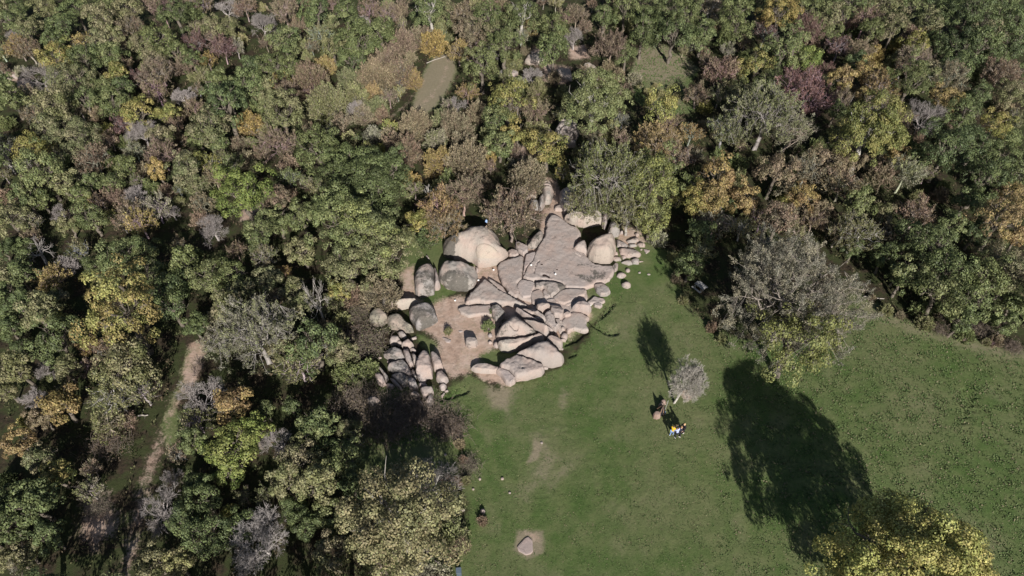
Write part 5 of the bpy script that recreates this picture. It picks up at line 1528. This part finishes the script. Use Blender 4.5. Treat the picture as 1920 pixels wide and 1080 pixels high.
# picnic table with two benches in the shade
p = P(1312, 539, .35)
t = empty('picnic_table', (p.x, p.y, gz(p.x, p.y)), math.radians(-52))
tag(t, 'weathered grey picnic table with benches in the shade at the wood edge', 'table')
for i in range(4): boxes('board', [((0, -.24 + i * .16, .74), (1.25, .145, .04))], M_WOODG, t)
for s in (-1, 1):
    b = boxes('bench', [((0, s * .62, .44), (1.25, .22, .04))], M_WOODG, t)
    boxes('leg', [((s * .45, -.3, .36), (.07, .05, .76), Matrix.Rotation(.45, 3, 'X')), ((s * .45, .3, .36), (.07, .05, .76), Matrix.Rotation(-.45, 3, 'X'))], M_WOODG, t)
    boxes('crossbar', [((s * .50, 0, .40), (.04, 1.4, .08))], M_WOODG, t)
    boxes('brace', [((s * .50, 0, .70), (.04, .66, .05))], M_WOODG, t)

# two dark bins at the bottom by the pale tree
def bin_(px, py, label):
    p = P(px, py, 0)
    t = empty('litter_bin', (p.x, p.y, gz(p.x, p.y)), math.radians(6))
    tag(t, label, 'bin', 'dark bins by the pale tree')
    w = .40
    boxes('body', [((0, -w / 2, .36), (w, .02, .68)), ((0, w / 2, .36), (w, .02, .68)), ((-w / 2, 0, .36), (.02, w - .02, .68)), ((w / 2, 0, .36), (.02, w - .02, .68)), ((0, 0, .05), (w - .03, w - .03, .03))], M_METAL, t, .004)
    boxes('lid', [((0, 0, .80), (w + .06, w + .06, .035), Matrix.Rotation(.18, 3, 'X'))], M_METAL, t, .006)
    for s in (-1, 1): boxes('post', [((s * (w / 2 - .02), w / 2 - .03, .60), (.03, .03, .46))], M_METAL, t, .004)
bin_(861, 1076, 'dark blue-grey bin at the bottom edge, right of the pale tree')
bin_(841, 997, 'dark blue-grey bin half hidden behind the big pale tree')

# white marker plates on the stones
def marker(px, py, z, label):
    p = P(px, py, z + .15)
    t = empty('marker_plate', (p.x, p.y, z), RNG.uniform(-.4, .4))
    tag(t, label, 'marker', 'white marker plates among the stones')
    boxes('plate', [((0, 0, .20), (.19, .15, .025), Matrix.Rotation(.5, 3, 'X'))], M_WHITE, t, .004)
    boxes('post', [((0, .03, .07), (.05, .05, .30))], M_WOODG, t, .004)
for x, y, z, lb in ((925.5, 506.5, .12, 'white marker plate on the sand in front of the biggest boulder'), (996, 497.5, .62, 'white marker plate at the lower end of the thin cleft'),
                    (1041.5, 514.5, .68, 'white marker plate right of the keyhole puddle'), (853.5, 564, .02, 'white marker plate on bare earth left of the long slab'),
                    (1107, 573, .1, 'white marker plate between the egg stone and the low flat stone'), (1057, 396.5, .15, 'white marker plate beside the small boulder on the path'),
                    (897, 526, .05, 'white marker plate at the right foot of the squat grey boulder')):
    marker(x, y, z, lb)

# pale blue bundle on the boulder
z = top_of(BIG, 912, 416)
p = P(912, 416, z)
t = empty('bag', (p.x, p.y, z - .05), .3)
tag(t, 'pale blue bag left on top of the biggest boulder', 'bag')
V, F = [], []
for j, (zz, rx, ry) in enumerate(((0, .17, .12), (.10, .19, .135), (.24, .15, .10), (.36, .09, .06), (.42, .04, .03))):
    for i in range(10):
        a = 2 * math.pi * i / 10
        V.append((rx * math.cos(a), ry * math.sin(a), zz))
for j in range(4):
    for i in range(10): F.append((j * 10 + i, j * 10 + (i + 1) % 10, j * 10 + 10 + (i + 1) % 10, j * 10 + 10 + i))
obj('sack', mesh_np('sack', V, F, True), M_BLUE, t)
tv, tf = tubes([((-.04, 0, .40), (-.05, 0, .50), .012, .012), ((-.05, 0, .50), (.05, 0, .50), .012, .012), ((.05, 0, .50), (.04, 0, .40), .012, .012)], 6)
obj('strap', mesh_np('strap', tv, tf), M_BLUE, t)

# lean-to of dark boards and poles, with a round brown boulder at its foot
p = P(1240, 775, 0)
t = empty('wooden_shelter', (p.x, p.y, gz(p.x, p.y)), math.radians(12))
tag(t, 'small dark pointed lean-to of brown boards and poles near the pale leafless tree', 'shelter')
apex = Vector((.05, .12, 1.45))
for i in range(7):
    a = Vector((-.42 + i * .13, -.30 + .04 * abs(i - 3), 0))
    tv, tf = tubes([(tuple(a), tuple(a.lerp(apex, .98)), .055, .035)], 6)
    obj('pole', mesh_np('pole', tv, tf, True), M_WOODB if i % 3 == 1 else M_BLACK, t)
for i in range(4):
    a = Vector((-.35 + i * .24, .55, 0))
    tv, tf = tubes([(tuple(a), tuple(a.lerp(apex, .98)), .05, .03)], 6)
    obj('pole', mesh_np('pole', tv, tf, True), M_WOODB, t)
p2 = P(1247, 768, 0)
t2 = empty('leaning_pole', (p2.x, p2.y, gz(p2.x, p2.y)), 0)
tag(t2, 'thin pale pole leaning beside the dark pointed lean-to', 'pole')
tv, tf = tubes([((0, 0, -.1), (.22, .40, 1.1), .028, .02)], 7); obj('shaft', mesh_np('shaft', tv, tf, True), M_WOODG, t2)
tv, tf = tubes([((.17, .31, .82), (.10, .42, .98), .016, .01)], 6); obj('twig', mesh_np('twig', tv, tf, True), M_WOODG, t2)
rock('rock', 'o', "1226,777 1229,772 1234,772 1237,776 1236,782 1231,784 1227,782", .6, 'round reddish-brown boulder at the foot of the pointed lean-to', w=.4, li=.1, tint=(.27, .18, .14))
rock('rock', 'o', "1237,759 1239,756 1243,757 1243,762 1239,764", .55, 'smaller reddish-brown stone behind the pointed lean-to', w=.3, li=.1, tint=(.27, .18, .14))
rock('rock', 'o', "1241,753 1243,750 1247,751 1247,757 1243,758", .5, 'farthest reddish-brown stone behind the pointed lean-to', w=.3, li=.1, tint=(.27, .18, .14))
p = P(1246, 773, .15)
t = empty('cloth_bundle', (p.x, p.y, gz(p.x, p.y)), .5)
tag(t, 'bright blue cloth bundle at the right foot of the pointed lean-to', 'bundle')
V, F = ellip((0, 0, .14), (.17, .12, .16), 10, 7); obj('cloth', mesh_np('cloth', V, F, True), M_BLUE, t)
tv, tf = tubes([((0, 0, .27), (.02, .0, .36), .03, .045)], 8); obj('knot', mesh_np('knot', tv, tf, True), M_BLUE, t)

# fallen logs
def log(px0, py0, px1, py1, r, label, stub=True):
    a, b = P(px0, py0, r), P(px1, py1, r)
    t = empty('fallen_log', (a.x, a.y, gz(a.x, a.y)))
    tag(t, label, 'log', 'fallen logs')
    d = b - a; n = Vector((-d.y, d.x, 0)).normalized()
    q = [Vector((0, 0, r)), d * .35 + n * .08 + Vector((0, 0, r)), d * .7 - n * .05 + Vector((0, 0, r)), d + Vector((0, 0, r))]
    tv, tf = tubes([(q[i], q[i + 1], r * (1.1 - .2 * i), r * (.9 - .2 * i)) for i in range(3)], 8)
    o = obj('stem', mesh_np('stem', tv, tf, True), M_BARK, t); o.color = (.38, .34, .30, 1)
    if stub:
        tv, tf = tubes([(q[1], q[1] + n * .5 + d * .15 + Vector((0, 0, .2)), r * .4, r * .15), (q[2], q[2] - n * .45 + d * .12 + Vector((0, 0, .12)), r * .35, r * .12)], 5)
        o = obj('branch', mesh_np('branch', tv, tf, True), M_BARK, t); o.color = (.38, .34, .30, 1)
log(1619, 556, 1658, 560, .09, 'pale fallen log lying in the grass under the pale forked tree')
log(259, 780, 278, 778, .10, 'short pale log lying beside the dirt track')
log(800, 118, 840, 103, .07, 'thin fallen branch at the top of the grassy trail')

# ------------------------------------------------------------------ labels
SPOTS = [('the biggest boulder', 890, 455), ('the alone-standing yellow-green tree', 1702, 1022), ('the huge grey-brown meadow-edge tree', 1478, 560),
         ('the bright green round tree', 455, 367), ('the big golden tree', 235, 592), ('the big pale buff tree', 745, 975), ('the bright yellow-green pale-limbed tree', 1626, 252),
         ('the vivid yellow tree', 1460, 27), ('the largest purple-red tree', 1510, 190), ('the wide grey-olive tree', 1433, 217), ('the white-limbed twisted tree', 1115, 198),
         ('the largest dark green tree', 700, 345), ('the wide lichened grey tree', 480, 625), ('the frosty grey tree', 372, 742), ('the right-edge orange tree', 1875, 415),
         ('the conical green tree', 1038, 95), ('the pale forked tree', 1605, 440), ('the white fanned tree', 505, 1040), ('the dead forked trunk', 608, 590),
         ('the dead white snag', 812, 375), ('the left-hand dead snag', 88, 480), ('the far-left white-stemmed tree', 30, 310), ('the small pale clearing', 1245, 125),
         ('the grassy trail', 815, 155), ('the golden bush', 157, 82), ('the pale rock by the left edge', 37, 141), ('the folded dark boulder', 1065, 250),
         ('the top left corner', 0, 0), ('the top right corner', 1920, 0), ('the left outcrop', 765, 690), ('the dirt track foot', 230, 1060), ('the pale bare tree by the people', 1264, 740)]
ORD = ['', 'second ', 'third ', 'fourth ', 'fifth ', 'sixth ', 'seventh ', 'eighth ', 'ninth ', 'tenth ']
groups = {}
GOLD = next(d for d in PLANTS if d['col'] == 'golden yellow' and abs(d['px'] - 157) < 3 and abs(d['py'] - 82) < 3)
GOLD['label'] = 'round golden-orange bush glowing among dark trees of the upper left woods'
for d in PLANTS:
    if d['label']: continue
    d['size'] = 'small' if d['R'] < 1.9 else ('large' if d['R'] > 3.3 else 'mid-sized')
    nm, sx, sy = min(SPOTS, key=lambda s: math.hypot(s[1] - d['px'], s[2] - d['py']))
    dx, dy = d['px'] - sx, d['py'] - sy
    side = ('left of' if dx < 0 else 'right of') if abs(dx) > abs(dy) else ('beyond' if dy < 0 else 'below')
    d['dist'] = math.hypot(dx, dy)
    groups.setdefault((d['size'], d['col'], d['form'], nm, side), []).append(d)
for (size, col, form, nm, side), ds in groups.items():
    ds.sort(key=lambda d: d['dist'])
    for i, d in enumerate(ds):
        if len(ds) == 1: d['label'] = f'{size} {col} {form} {side} {nm}'
        else: d['label'] = f'{size} {col} {form}, {ORD[i]}nearest {side} {nm}' if i < len(ORD) else f'{size} {col} {form}, far out {side} {nm}'
GN = {'O': 'leafy trees of the woods', 'W': 'thin-leaved trees of the woods', 'S': 'feathery shrubs of the woods', 'B': 'leafless trees', 'R': 'bramble thickets'}
for d in PLANTS:
    tag(d['o'], d['label'], d['cat'], GN[d['kind']])
seen = {}
for o in SC.objects:
    if o.get('label'):
        seen.setdefault(o['label'], []).append(o)
        n = len(o['label'].split())
        if n < 4 or n > 16: print('LABEL LENGTH', n, o['label'])
for k, v in seen.items():
    if len(v) > 1: print('DUP LABEL', k, len(v))
cnt = {}
for d in PLANTS: cnt[d['kind']] = cnt.get(d['kind'], 0) + 1
print('PLANTS', cnt, 'ROCKS', len(ROCKS_AT), 'TRIS', sum(len(m.polygons) * 2 for m in bpy.data.meshes))
